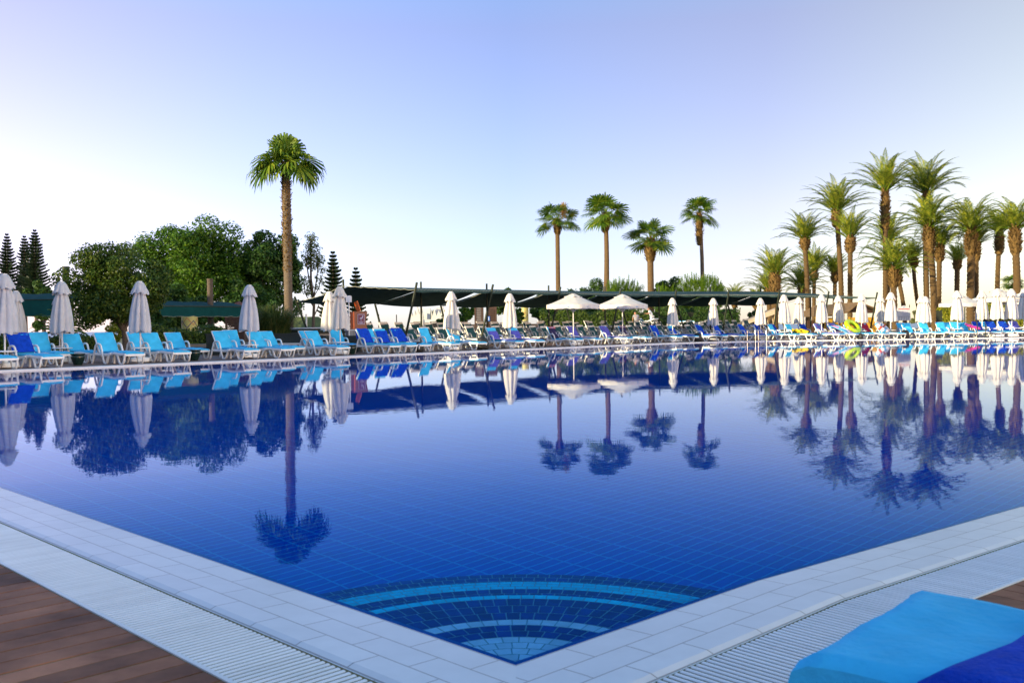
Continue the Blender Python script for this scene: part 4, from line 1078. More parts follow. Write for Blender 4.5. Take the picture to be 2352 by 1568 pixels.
# white crenellated wall
Yw = 88; a, c = gp(944, Yw), gp(1024, Yw); u = (c-a); L = u.length; k = L/80.0; zf = lambda y: atd(985, y, Yw).z
t = thing('crenellated_wall', 'white wall with pointed battlement cut-outs behind the teal loungers', 'wall', (a.x, a.y, 0), math.atan2(u.y, u.x))
def prism(name, prof, y0, y1, par):
    b = MB(); n = len(prof); b.add([((x-944)*k, y0, zf(y)) for x, y in prof]+[((x-944)*k, y1, zf(y)) for x, y in prof], [tuple(range(n)), tuple(range(2*n-1, n-1, -1))]+[(i, n+i, n+(i+1) % n, (i+1) % n) for i in range(n)]); return b.obj(name, M['wallwhite'], par)
prism('left_tower', [(944, 772), (944, 712), (948.5, 726), (953, 712), (956, 725), (958, 700), (963.5, 722), (968, 705), (972, 724), (972, 772)], 0, .7, t)
prism('left_tower_back', [(953, 772), (953, 712), (957, 706), (985, 706), (985, 733), (973, 733), (973, 772)], 1.6, 2.2, t)
prism('low_curtain_wall', [(972, 772), (972, 733.5), (991, 733.5), (991, 772)], .1, .6, t)
prism('right_tower', [(991, 772), (991, 712), (994, 726), (998, 708), (1003, 726), (1008, 712), (1012, 722), (1014, 712), (1024, 711), (1024, 772)], 0, .7, t)
prism('right_tower_back', [(1000, 772), (1000, 705), (1016, 704), (1016, 712), (1024, 712), (1024, 772)], 1.4, 2.0, t)
# wooden fence rail behind the net, low planter wall
a, c = gp(1058, 84), gp(1330, 92); u = c-a; L = u.length
M['railwood'] = mat('honey_wood_rail', (.20, .10, .035), .6, .3, 8)
t = thing('wooden_fence', 'honey brown wooden fence behind the rear row of teal loungers', 'fence', (a.x, a.y, 0), math.atan2(u.y, u.x))
b = MB()
for z in (.62, .82, 1.02, 1.20): b.box((L/2, 0, z), (L, .04, .16))
b.obj('rail_panel', M['railwood'], t)
for k_ in range(8): b = MB(); b.box((L*k_/7, .06, .65), (.12, .08, 1.3)); b.obj('post', M['railwood'], t)
a, c = gp(1290, 77), gp(1690, 84); u = c-a; L = u.length; t = math.atan2(u.y, u.x)
o = thing('retaining_wall', 'low dark retaining wall with pale coping behind the rear teal loungers', 'wall', (a.x, a.y, 0), t)
b = MB(); b.box((L/2, .3, .45), (L, .6, .9)); b.obj('body', M['darkbox'], o); b = MB(); b.box((L/2, .3, .93), (L, .66, .06)); b.obj('coping', M['wallwhite'], o)
# ================================================================== RIGHT SIDE
# beige tent
M['beige'] = mat('beige_tent_cloth', (.60, .49, .34), .85, .12, 3, transl=.15)
Yt = 76; P = lambda x, y, dY=0: atd(x, y, Yt+dY)
o = P(1656, 745); t = thing('beige_tent', 'long slanted beige tent roof between two closed parasols', 'tent', (o.x, o.y, 0)); rel = lambda p: V3(p)-V3((o.x, o.y, 0))
pts_t = [(1706, 745.5), (1706+0, 745.5)]
eave = [P(1706-46, 748), P(1780, 725)]
b = MB(); A0, A1 = rel(P(1705, 743)), rel(P(1780, 710)); ridge0, ridge1 = rel(P(1705, 738.5, 3)), rel(P(1780, 707.5, 3))
nn = 10
b.thick([[A0.lerp(A1, j/nn)-V3((0, 0, .02*math.sin(j*2))) for j in range(nn+1)], [ridge0.lerp(ridge1, j/nn) for j in range(nn+1)]], .02); 
b.obj('roof_cloth', M['beige'], t, 60)
b = MB(); rows = [[A0.lerp(A1, j/nn) for j in range(nn+1)], [A0.lerp(A1, j/nn)-V3((0, 0, max(.12, (A0.lerp(A1, j/nn).z)*.18))) for j in range(nn+1)]]; b.thick(rows, .01); b.obj('valance', M['beige'], t, 60)
b = MB(); q0, q1 = A0+V3((0, 2.2, 0)), A1+V3((0, 2.2, 0)); b.thick([[q0.lerp(q1, j/nn) for j in range(nn+1)], [V3((q0.lerp(q1, j/nn).x, q0.lerp(q1, j/nn).y, .05)) for j in range(nn+1)]], .01); b.obj('back_cloth', M['greysling'], t, 60)
for j in (2, 4, 6, 7.5, 9):
    p = A0.lerp(A1, j/nn); b = MB(); b.beam(V3((p.x, p.y+.3, p.z)), V3((p.x+.45, p.y+.5, .05)), .10, .03); b.obj('strap', M['beige'], t)
b = MB(); q = rel(P(1780, 745)); b.thick([[A1, A1.lerp(ridge1, .5), ridge1], [V3((A1.x, A1.y, .05)), V3((A1.x, A1.y+1.5, .05)), V3((A1.x, A1.y+3, .05))]], .01); b.obj('end_cloth', M['beige'], t, 60)
# kiosk
Yk = 82; k0 = gp(1868, Yk); k1 = gp(2012, Yk); zs = lambda y: atd(1940, y, Yk).z
M['thatch'] = mat('brown_roof_felt', (.17, .105, .045), .9, .3, 4, .01, 30); M['ochre'] = mat('ochre_plank_wall', (.46, .27, .015), .6, .2, 6, stretch=(6, 6, .5))
t = thing('kiosk', 'wooden kiosk with brown roof, open gable and ochre cross-braced walls', 'kiosk', (k0.x, k0.y, 0)); W = (k1-k0).x; dr = (k1-k0).normalized()
z_e, z_r, z_g = zs(724), zs(701), zs(697)
K = lambda f, d, z: V3((W*f, d, z))
b = MB(); b.thick([[K(-.03, -.9, z_e-.1), K(.62, -.9, z_e+.25)], [K(.16, 2.2, z_r), K(.80, 2.2, z_g)]], .08); b.thick([[K(.16, 2.2, z_r), K(.8, 2.2, z_g)], [K(-.03, 5.2, z_e-.1), K(.8, 5.2, z_e)]], .08)
b.thick([[K(-.03, -.9, z_e-.1), K(.16, 2.2, z_r)], [K(-.03, 5.2, z_e-.1), K(.16, 2.2, z_r-.01)]], .06); b.obj('main_roof', M['thatch'], t)
b = MB(); b.thick([[K(.46, -1.5, zs(718)), K(.64, -1.5, z_g)], [K(.5, 3.5, zs(718)), K(.64, 3.5, z_g)]], .09); b.thick([[K(.64, -1.5, z_g), K(1.04, -1.5, zs(719))], [K(.64, 3.5, z_g), K(1.04, 3.5, zs(719))]], .09); b.obj('gable_roof', M['thatch'], t)
b = MB(); b.add([K(.54, -.7, zs(718)), K(.98, -.7, zs(718)), K(.64, -.7, z_g-.2)], [(0, 1, 2)]); b.add([K(.54, -.66, zs(718)), K(.98, -.66, zs(718)), K(.64, -.66, z_g-.2)], [(2, 1, 0)]); b.obj('gable_boarding', M['wood'], t)
for f0, f1, d in ((.06, .40, 0), (.56, .66, -.5), (.82, .98, -.5)):
    b = MB(); b.box(((f0+f1)/2*W, d, (z_e-.2)/2), ((f1-f0)*W, .10, z_e-.2)); w_ = b.obj('wall', M['ochre'], t)
    b = MB(); b.beam(K(f0, d-.07, .1), K(f1, d-.07, z_e-.4), .07, .04); b.beam(K(f1, d-.10, .1), K(f0, d-.10, z_e-.4), .07, .04); b.obj('cross_brace', M['railwood'], w_)
b = MB(); b.box((.5*W, 2.6, z_e/2-.2), (.9*W, .1, z_e-.4)); b.obj('rear_wall', M['wood'], t)
for f in (.0, .42, .54, .70, .99):
    b = MB(); b.box((f*W, -.55, (z_e-.15)/2), (.14, .14, z_e-.15)); b.obj('post', M['ochre'], t)
# notice board
Yb = 66; a = gp(2061, Yb); c = gp(2091, Yb); o = (a+c)/2; zt = atd(2076, 707, Yb).z; zb = atd(2076, 736, Yb).z; Wd = (c-a).length
t = thing('notice_board', 'white notice board with rounded top emblem and rows of text before the palms', 'notice board', (o.x, o.y, 0), math.atan2((c-a).y, (c-a).x))
b = MB(); b.box((0, 0, (zt+zb)/2), (Wd, .05, zt-zb)); pl = b.obj('panel', M['canvasgrey'], t)
b = MB(); n = 14; rr = .19; b.add([(rr*math.cos(math.pi*j/n), -.022, zt+rr*.85*math.sin(math.pi*j/n)) for j in range(n+1)]+[(rr*math.cos(math.pi*j/n), .022, zt+rr*.85*math.sin(math.pi*j/n)) for j in range(n+1)], [tuple(range(n+1)), tuple(range(2*n+1, n, -1))]+[(j, n+1+j, n+2+j, j+1) for j in range(n)]); b.obj('rounded_top', M['canvasgrey'], pl)
b = MB(); b.add([(.08*math.cos(math.pi+math.pi*j/8), -.03, zt+.06+.035*math.sin(math.pi+math.pi*j/8)) for j in range(9)]+[(.1, -.03, zt+.085)], [tuple(range(10))]); b.obj('emblem', M['logo'], pl)
b = MB(); H_ = zt-zb; b.box((0, -.03, zt-.09*H_), (Wd*.86, .004, .05)); b.obj('red_heading', M['redink'], pl)
b = MB()
for k_, (x0, w_) in enumerate(((.08, .55), (.08, .5), (.1, .45), (.06, .5), (.1, .4), (0, .66))): b.box((x0*Wd-.02, -.03, zt-(.2+.085*k_)*H_), (w_*Wd, .004, .025))
b.obj('text_rows', M['paleink'], pl)
b = MB()
for x in (-.36, -.18, .02, .2, .34): b.box((x*Wd, -.03, zt-.84*H_), (.02, .004, .26*H_))
b.box((0, -.03, zt-.70*H_), (Wd*.9, .004, .02)); b.obj('table_rules', M['shirtgrey'], pl)
for x in (-.42, .46): b = MB(); b.tube([(x*Wd, .04, 0), (x*Wd, .04, zt+(.22 if x > 0 else 0))], .03, 6); b.obj('post', M['black'], t)
# lamp post
p = gp(1899, 74); zt = atd(1899, 699, 74).z; t = thing('lamp_post', 'small lamp post with pale square head beside the kiosk roof', 'lamp post', (p.x, p.y, 0)); b = MB(); b.tube([(0, 0, 0), (0, 0, zt)], .05, 6); b.obj('pole', M['black'], t); b = MB(); b.box((0, 0, zt+.08), (.24, .24, .2)); b.obj('lamp_head', M['canvasgrey'], t)
# truss
Yr = 70; o = gp(2290, Yr); t = thing('metal_truss', 'dark green metal truss frame with curved braces above the open parasols', 'truss', (o.x, o.y, 0)); zz = lambda x, y: V3(atd(x, y, Yr))-V3((o.x, o.y, 0))
b = MB(); top = [zz(2218, 697), zz(2240, 683), zz(2258, 677.5), zz(2400, 677)]; low = [zz(2214, 697), zz(2236, 695), zz(2400, 693)]
b.tube(top, .04, 6); b.obj('top_chord', M['post'], t, 60); b = MB(); b.tube(low, .035, 6); b.obj('bottom_chord', M['post'], t, 60)
for k_ in range(5):
    x0 = 2250+k_*30; b = MB(); b.tube([zz(x0, 677.5), zz(x0+8, 681), zz(x0+16, 691), zz(x0+20, 694)], .03, 5); b.obj('curved_brace', M['post'], t, 60); b = MB(); b.tube([zz(x0+42, 677.5), zz(x0+34, 681), zz(x0+24, 691), zz(x0+20, 694)], .03, 5); b.obj('curved_brace', M['post'], t, 60)
for x in (2216, 2398): b = MB(); p = zz(x, 696); b.tube([(p.x, p.y, 0), p], .05, 6); b.obj('post', M['post'], t, 60)
# pool ladder
p, tt = rowpt(1746, 0); n = V3((-tt.y, tt.x, 0)); t = thing('pool_ladder', 'polished steel pool ladder with two curved handrails at the far edge', 'pool ladder', (p.x, p.y, DZ))
for s in (-.36, .36):
    b = MB(); pts = [tt*s+n*.85+V3((0, 0, 0)), tt*s+n*.85+V3((0, 0, .55))]
    for j in range(9): a = math.pi*j/8; pts.append(tt*s+n*(.85-.5*(1-math.cos(a)))*1+V3((0, 0, .62+.28*math.sin(a)))) if False else pts.append(tt*s+n*(.40+.45*math.cos(a))+V3((0, 0, .62+.26*math.sin(a))))
    pts += [tt*s-n*.06+V3((0, 0, .3)), tt*s-n*.08+V3((0, 0, -.9))]; b.tube(pts, .024, 8); b.obj('handrail', M['chrome'], t, 60)
for z in (-.35, -.65): b = MB(); b.beam(tt*-.36-n*.08+V3((0, 0, z)), tt*.36-n*.08+V3((0, 0, z)), .09, .03); b.obj('rung', M['chrome'], t)
# pots
def pot_mesh():
    b = MB(); b.lathe([(.0, .0), (.115, .0), (.12, .015), (.165, .13), (.19, .22), (.185, .265), (.17, .285), (.195, .295), (.205, .315), (.20, .33), (.175, .325), (.16, .28), (0, .27)], 20); return b.mesh('glazed_pot', M['glaze'], 60)
PM = pot_mesh()
for x, y, s_, lab in ((179, 838.2, 1.0, 'round dark green glazed pot at the pool edge near the left of the picture'), (446, 827.6, 1.05, 'round dark green glazed pot at the pool edge below the yellow mosaic column'), (807, 813, 1.05, 'round dark green glazed pot at the pool edge below the touching parasols')):
    o = onz(x, y, DZ); q = link('glazed_pot', PM, None, o); q.scale = (s_,)*3; tag(q, lab, 'pot', 'glazed pots along the pool edge')
def bag_mesh(seed):
    rn = random.Random(seed); b = MB(); p = [rn.uniform(0, 6) for _ in range(4)]
    b.lathe([(0, 0), (.16, 0), (.21, .06), (.2, .2), (.17, .34), (.12, .42), (.05, .45), (0, .44)], 16, fn=lambda i, t, r, z: (r*(1+.12*math.sin(2*t+p[0])+.06*math.sin(3*t+p[1]+z*6)), z+.02*math.sin(2*t+p[2]))); return b.mesh('weight_bag', M['black'], 80)
for k_, (x, off, s_, lab) in enumerate(((962, .95, .9, 'black weight bag under the loungers at the first leaning net post'), (1108, 1.0, 1.25, 'tall black weight bag at a bare lounger foot, below the second leaning post'), (1244, 1.1, 1.0, 'black weight bag beyond the violet towels, before the third leaning post'), (1603, 1.0, 1.1, 'black weight bag between the loungers right of the white-clad worker'), (2079, 1.2, 1.1, 'black weight bag below the notice board'), (1976, .8, .8, 'black weight bag under the crimson towels'), (2156, 1.2, .9, 'black weight bag under the loungers before the forked palm trunks'))):
    p, tt = rowpt(x, off); q = link('weight_bag', bag_mesh(k_), None, (p.x, p.y, DZ+.002)); q.scale = (s_,)*3; tag(q, lab, 'bag', 'black weight bags by the loungers')
# inflatables
M['limeplastic'] = mat('lime_vinyl', (.42, .62, .01), .18, .08, 4); M['pinkplastic'] = mat('pink_vinyl', (.72, .04, .30), .3, .12, 6); M['skyplastic'] = mat('sky_blue_vinyl', (.10, .36, .62), .25, .1, 5); M['mauve'] = mat('mauve_vinyl', (.55, .22, .42), .25, .1, 5); M['whiteplastic'] = mat('white_vinyl', (.78, .76, .78), .2, .06, 5); M['redplastic'] = mat('red_vinyl', (.55, .07, .05), .3, .1, 5)
def torus(R_, r, n=32, m_=14, mi=None):
    b = MB(); vs = [((R_+r*math.cos(2*math.pi*j/m_))*math.cos(2*math.pi*i/n), (R_+r*math.cos(2*math.pi*j/m_))*math.sin(2*math.pi*i/n), r*.92*math.sin(2*math.pi*j/m_)) for i in range(n) for j in range(m_)]
    for i in range(n):
        b.add([], [], 0)
    b.v = vs
    for i in range(n):
        for j in range(m_):
            b.f.append((i*m_+j, ((i+1) % n)*m_+j, ((i+1) % n)*m_+(j+1) % m_, i*m_+(j+1) % m_)); b.m.append(mi(i, j) if mi else 0)
    return b
def lean(o, px, off, z, tilt, rz):
    p, t = rowpt(px, off); o.location = (p.x, p.y, z); o.rotation_euler = (0, tilt, rz); return o
o = tag(torus(.40, .15).obj('swim_ring', M['limeplastic'], None, 180), 'bright lime swim ring leaning on a lounger before the kiosk', 'swim ring'); lean(o, 1958, 1.75, .80, 0, 0); o.rotation_euler = V3((.38, -.62, .68)).to_track_quat('Z', 'Y').to_euler()
o = tag(torus(.36, .14, 36, 14, lambda i, j: 1 if i % 9 in (0, 1) else (2 if i % 9 in (4, 5) else 0)).obj('swim_ring', [M['whiteplastic'], M['redplastic'], M['skyplastic']], None, 180), 'patterned white swim ring lying over the crimson towel lounger', 'swim ring'); lean(o, 2026, 1.7, .72, 0, 0); o.rotation_euler = V3((.45, -.45, .77)).to_track_quat('Z', 'Y').to_euler()
b = MB()
rows = []
for i in range(9):
    v = i/8*2-1; rows.append([V3((u_*.72, v*.34, .17*math.sqrt(max(0, 1-.75*v*v))*(.75+.25*math.cos(i*math.pi))*math.sqrt(max(.05, 1-u_**4)))) for u_ in [j/8*2-1 for j in range(9)]])
b.thick(rows, .05); b.m = [(k_//8) % 3 if k_ < 128 else 0 for k_ in range(len(b.f))]
o = tag(b.obj('air_mattress', [M['skyplastic'], M['whiteplastic'], M['mauve']], None, 60), 'striped blue, white and mauve air mattress lying on a lounger before the kiosk', 'air mattress'); lean(o, 1930, 1.75, .58, R(18), axis_angle(1930))
b = MB(); rows = []
for i in range(11):
    v = i/10*2-1; w_ = math.sqrt(max(.02, 1-abs(v)**2.4)); rows.append([V3((v*.62, u_*.26*w_, .07*w_*math.sqrt(max(0, 1-u_*u_))+.02*math.sin(i*1.9)*w_)) for u_ in [j/8*2-1 for j in range(9)]])
b.thick(rows, .05); o = tag(b.obj('pool_float', M['pinkplastic'], None, 60), 'shiny pink pool float lying over a lounger near the dark armchair', 'pool float'); lean(o, 2234, 2.6, .72, R(16), axis_angle(2234)+.1)
# dark armchair
p, tt = rowpt(2254, .55); t = thing('armchair', 'dark green metal armchair standing alone at the pool edge', 'chair', (p.x, p.y, DZ), R(-25))
b = MB(); b.box((0, 0, .44), (.46, .46, .03)); b.obj('seat', M['post'], t); b = MB(); b.beam((-.2, 0, .52), (-.28, 0, 1.02), .46, .03); b.obj('backrest', M['black'], t)
for x in (-.22, .22):
    for y in (-.24, .24): b = MB(); b.tube([(x*1.08, y, 0), (x, y, .66 if x > 0 else .95)], .018, 6); b.obj('leg', M['post'], t, 60)
for y in (-.24, .24): b = MB(); b.beam((-.25, y, .66), (.26, y, .67), .05, .03); b.obj('armrest', M['post'], t)
# stacked loungers and the one held by the worker
Ys = 76; p = gp(1567, Ys, 0)
def extra(px, Y, z, rz, label, key, tilt=(0, 0)):
    p = gp(px, Y, z); return place(PROTO[key], USED, (p.x, p.y, z), rz, label, 'sling loungers under the shade net' if key != 'blue' else 'sun loungers with light blue cushions round the pool', 'sun lounger', tilt=tilt)
extra(1566, 75, .97, -.1, 'light blue lounger set on the retaining wall, right of the closed parasol', 'blue')
extra(1491, 74.5, .97, -.9, 'teal sling lounger being lifted by the white-clad worker on the retaining wall', 'teal', (0, R(-18)))
M['whiteplast2'] = M['white']
b = MB()
for k_ in range(7): b.box((0, 0, .1+k_*.13), (1.1-.02*k_, .62, .05)); b.box((-.4, 0, .05+k_*.13), (.06, .6, .13)); b.box((.4, 0, .05+k_*.13), (.06, .6, .13))
p = gp(1604, 78, 0); o = tag(b.obj('stacked_tables', M['white'], None, None, (p.x, p.y, .3)), 'pile of white plastic tables stacked at the fourth fan palm trunk', 'tables'); o.rotation_euler = (0, 0, -.5)
o['label'] = 'white plastic table slats stacked up beside the rightmost fan palm trunk'; o['category'] = 'table'; o.name = 'slatted_table'

# ================================================================== WORKERS
def skinned(name, chain, mt, parent, root=0, sub=1):
    """chain: (verts with radii, edges)"""
    vs, es = chain; me = bpy.data.meshes.new(name); me.from_pydata([v[:3] for v in vs], es, []); me.materials.append(mt)
    o = link(name, me, parent); md = o.modifiers.new('skin', 'SKIN'); md.use_smooth_shade = True
    sv = me.skin_vertices[0].data
    for i, v in enumerate(vs): sv[i].radius = (v[3], v[4] if len(v) > 4 else v[3]); sv[i].use_root = (i == root)
    s = o.modifiers.new('sub', 'SUBSURF'); s.levels = sub; s.render_levels = sub; return o
def person(label, loc, rz, J, shirt, trousers):
    t = thing('person', label, 'person', loc, rz)
    vs, es = [], []
    def ad(p, r, frm=None):
        vs.append(tuple(p)+(r if hasattr(r, '__len__') else (r,))); i = len(vs)-1
        if frm is not None: es.append((frm, i))
        return i
    pel = ad(J['pelvis'], (.15, .11)); ch = ad(J['chest'], (.16, .115), pel); nk = ad(J['neck'], .055, ch)
    hd = V3(J['head']); h1 = ad(hd-V3((0, 0, .05)), (.072, .085), nk); h2 = ad(hd+V3((0, 0, .05)), (.078, .092), h1); fd = V3(J['face']).normalized(); ad(hd+fd*.10+V3((0, 0, -.0)), .016, h1)
    sd = fd.cross(V3((0, 0, 1)))
    for s in (-1, 1): ad(hd+sd*s*.088, .018, h1)
    hands = {}
    for sN in ('l', 'r'):
        sh = ad(J['sh'+sN], .058, ch); el = ad(J['el'+sN], .042, sh); wr = ad(J['wr'+sN], .028, el)
        d = (V3(J['wr'+sN])-V3(J['el'+sN])).normalized(); lat = d.cross(V3((0, 0, 1))).normalized(); pm = ad(V3(J['wr'+sN])+d*.06, (.038, .022), wr)
        for q in range(4):
            k_ = lat*((q-1.5)*.02); f1 = ad(V3(J['wr'+sN])+d*.11+k_, .009, pm); ad(V3(J['wr'+sN])+d*(.145+.012*(q in (1, 2)))+k_+V3((0, 0, -.018)), .008, f1)
        th = ad(V3(J['wr'+sN])+d*.05+lat*.05, .010, pm); ad(V3(J['wr'+sN])+d*.09+lat*.06, .009, th)
        hp = ad(J['hp'+sN], .082, pel); kn = ad(J['kn'+sN], .056, hp); an = ad(J['an'+sN], .038, kn); ad(V3(J['an'+sN])+V3(J['foot'])*.16+V3((0, 0, -.05)), .032, an)
    skinned('body', (vs, es), M['skin'], t, pel)
    # shirt, trousers, shoes, hair
    vs, es = [], []; p0 = ad(V3(J['pelvis'])-V3((0, 0, .04)), (.178, .135)); p1 = ad(J['chest'], (.182, .135), p0); p2 = ad(V3(J['neck'])-V3((0, 0, .035)), .075, p1)
    for sN in ('l', 'r'): a = ad(J['sh'+sN], .076, p1); ad(V3(J['sh'+sN]).lerp(V3(J['el'+sN]), .62), .066, a)
    skinned('shirt', (vs, es), M[shirt], t, p0)
    vs, es = [], []; p0 = ad(J['pelvis'], (.172, .13))
    for sN in ('l', 'r'): a = ad(J['hp'+sN], .102, p0); k_ = ad(J['kn'+sN], .08, a); ad(V3(J['an'+sN])+V3((0, 0, .04)), .062, k_)
    skinned('trousers', (vs, es), M[trousers], t, p0)
    for sN in ('l', 'r'):
        vs, es = [], []; a = ad(V3(J['an'+sN])+V3((0, 0, -.02)), .05); ad(V3(J['an'+sN])+V3(J['foot'])*.19+V3((0, 0, -.05)), .042, a); skinned('shoe', (vs, es), M['shoe'], t, 0)
    vs, es = [], []; a = ad(hd+V3((0, 0, .075))-fd*.02, (.09, .1)); ad(hd+V3((0, 0, .02))-fd*.055, (.07, .08), a); skinned('hair', (vs, es), M['hair'], t, 0)
    for s in (-1, 1):
        b = MB(); c = hd+fd*.088+sd*s*.032+V3((0, 0, .02)); b.lathe([(0, -.012), (.012, 0), (0, .012)], 8, tuple(c)); b.obj('eye', M['hair'], t)
    b = MB(); c = hd+fd*.088+V3((0, 0, -.055)); b.beam(c-sd*.025, c+sd*.025, .012, .01); b.obj('mouth', M['redink'], t)
    return t
p = gp(1462, 74.2, .42)
person('person seen from behind in a pale grey shirt, standing behind the teal loungers', tuple(p), 0, dict(pelvis=(0, 0, .92), chest=(-.04, .06, 1.26), neck=(-.07, .10, 1.47), head=(-.09, .13, 1.60), face=(-.4, 1, -.1), shl=(-.21, .08, 1.38), ell=(-.27, .12, 1.10), wrl=(-.25, .28, .90), shr=(.14, .06, 1.38), elr=(.24, .14, 1.12), wrr=(.20, .34, .98), hpl=(-.1, 0, .86), knl=(-.11, .03, .46), anl=(-.11, 0, .07), hpr=(.1, 0, .86), knr=(.1, .03, .46), anr=(.1, 0, .07), foot=(-.2, 1, 0)), 'shirtgrey', 'shirtgrey')
p = gp(1497, 75.0, .97)
person('person in white shirt and white trousers bending to lift a teal lounger', tuple(p), 0, dict(pelvis=(.0, .05, .78), chest=(-.12, 0, 1.08), neck=(-.21, -.02, 1.25), head=(-.28, -.03, 1.36), face=(-1, -.35, -.3), shl=(-.2, -.18, 1.16), ell=(-.30, -.26, .95), wrl=(-.48, -.22, .98), shr=(-.08, .17, 1.16), elr=(-.28, .2, .98), wrr=(-.48, .1, .98), hpl=(.0, -.06, .72), knl=(-.14, -.1, .42), anl=(.02, -.08, .07), hpr=(.04, .12, .72), knr=(-.02, .14, .4), anr=(.14, .12, .07), foot=(-1, -.2, 0)), 'shirtwhite', 'shirtwhite')

# ================================================================== FOREGROUND LOUNGER
fc0, fc1 = V3((.527, 1.70, 0)), V3((.925, 2.125, 0)); wv = (fc1-fc0).normalized(); ax = V3((wv.y, -wv.x, 0)); mid = (fc0+fc1)/2
near = place(PROTO['blue'], USED, tuple(mid+ax*(.99)), math.atan2(-ax.y, -ax.x), 'light blue cushioned lounger close up in the lower right corner of the picture', 'sun loungers with light blue cushions round the pool')
for ch in list(near.children):
    if ch.name.startswith('seat_cushion'):
        rows = []; k_ = 60; m_ = 26; rn = random.Random(2)
        for i in range(k_+1):
            x = .40+(1.952-.40)*i/k_; r = []
            for j in range(m_+1):
                u_ = j/m_*2-1; e = min(1, (k_-i)/1.0); ed = min(1, (1-abs(u_))*m_/2.0)
                rnd_ = .80+.20*e; rne = .80+.20*ed
                y = u_*.292*(1+.018*math.sin(9*x+1)+.022*math.sin(17*x)+.012*math.sin(29*x))
                z = .322+.084*min(rnd_, 1)*rne-.004
                z += .004*math.sin(7.5*x+2.2*u_)+.003*math.sin(13*x-4*u_)+.0015*math.sin(23*x+9*u_)+.001*math.sin(31*u_+9*x)
                
                xx = x + .018*abs(u_)**5*(i/k_)**8 + .006*math.sin(4*u_)*(i/k_)**6; y *= 1+.02*(i/k_)**12
                r.append(V3((xx, y, z)))
            rows.append(r)
        b = MB(); b.thick(rows, .01)
        # side walls down to the frame
        n = m_+1
        sk = [rows[i][0] for i in range(k_+1)]+[rows[k_][j] for j in range(1, m_+1)]+[rows[i][m_] for i in range(k_-1, -1, -1)]
        low = [V3((p.x*1.0+.003, p.y*1.012, .290+.004*math.sin(i*.9))) for i, p in enumerate(sk)]
        midr = [V3((p.x+.010*(p.x > 1.9), p.y*1.03, .325)) for p in sk]
        b.grid([low, midr, sk]); ch.data = b.mesh('seat_cushion', M['bluenear'] if 'bluenear' in M else M['blue'], 75)
b = MB(); pts = [V3((1.2+.752*i/20, -.300, .335)) for i in range(21)]+[V3((1.966, -.29+.58*i/12, .335)) for i in range(13)]+[V3((1.952-.752*i/20, .300, .335)) for i in range(21)]
b.tube(pts, .006, 6); b.obj('piping', M['blue'], near, 60, (-.95, 0, 0))
rows = []; k_ = 34; m_ = 24
lo = Matrix.Translation(near.location) @ Matrix.Rotation(near.rotation_euler.z, 4, 'Z')
for i in range(k_+1):
    r = []
    for j in range(m_+1):
        u_ = j/m_; v = i/k_
        edge = 1.755-.115*max(0, u_)**.6+.008*math.sin(9*u_+1)      # ragged front edge, farther forward on the near side
        x = .55+(edge-.55)*v; y = -.33+.66*u_
        y = .34-.66*u_
        z = .405+.008+.004*math.sin(9*x+3*y)+.003*math.sin(17*y+4*x)+.012*math.exp(-((v-.95)/.05)**2)*(.6+.4*math.sin(9*u_))-.022*math.exp(-((v-1)/.012)**2)
        if abs(y) > .30: z -= (abs(y)-.30)*2.2
        r.append(V3((x-.95, y, z)))
    rows.append(r)
b = MB(); b.thick(rows, .014); o = b.obj('beach_towel', M['royal'], None, 75); o.matrix_world = lo; tag(o, 'royal blue towel heaped on the close-up lounger in the lower right corner', 'towel', 'towels laid on the sun loungers')
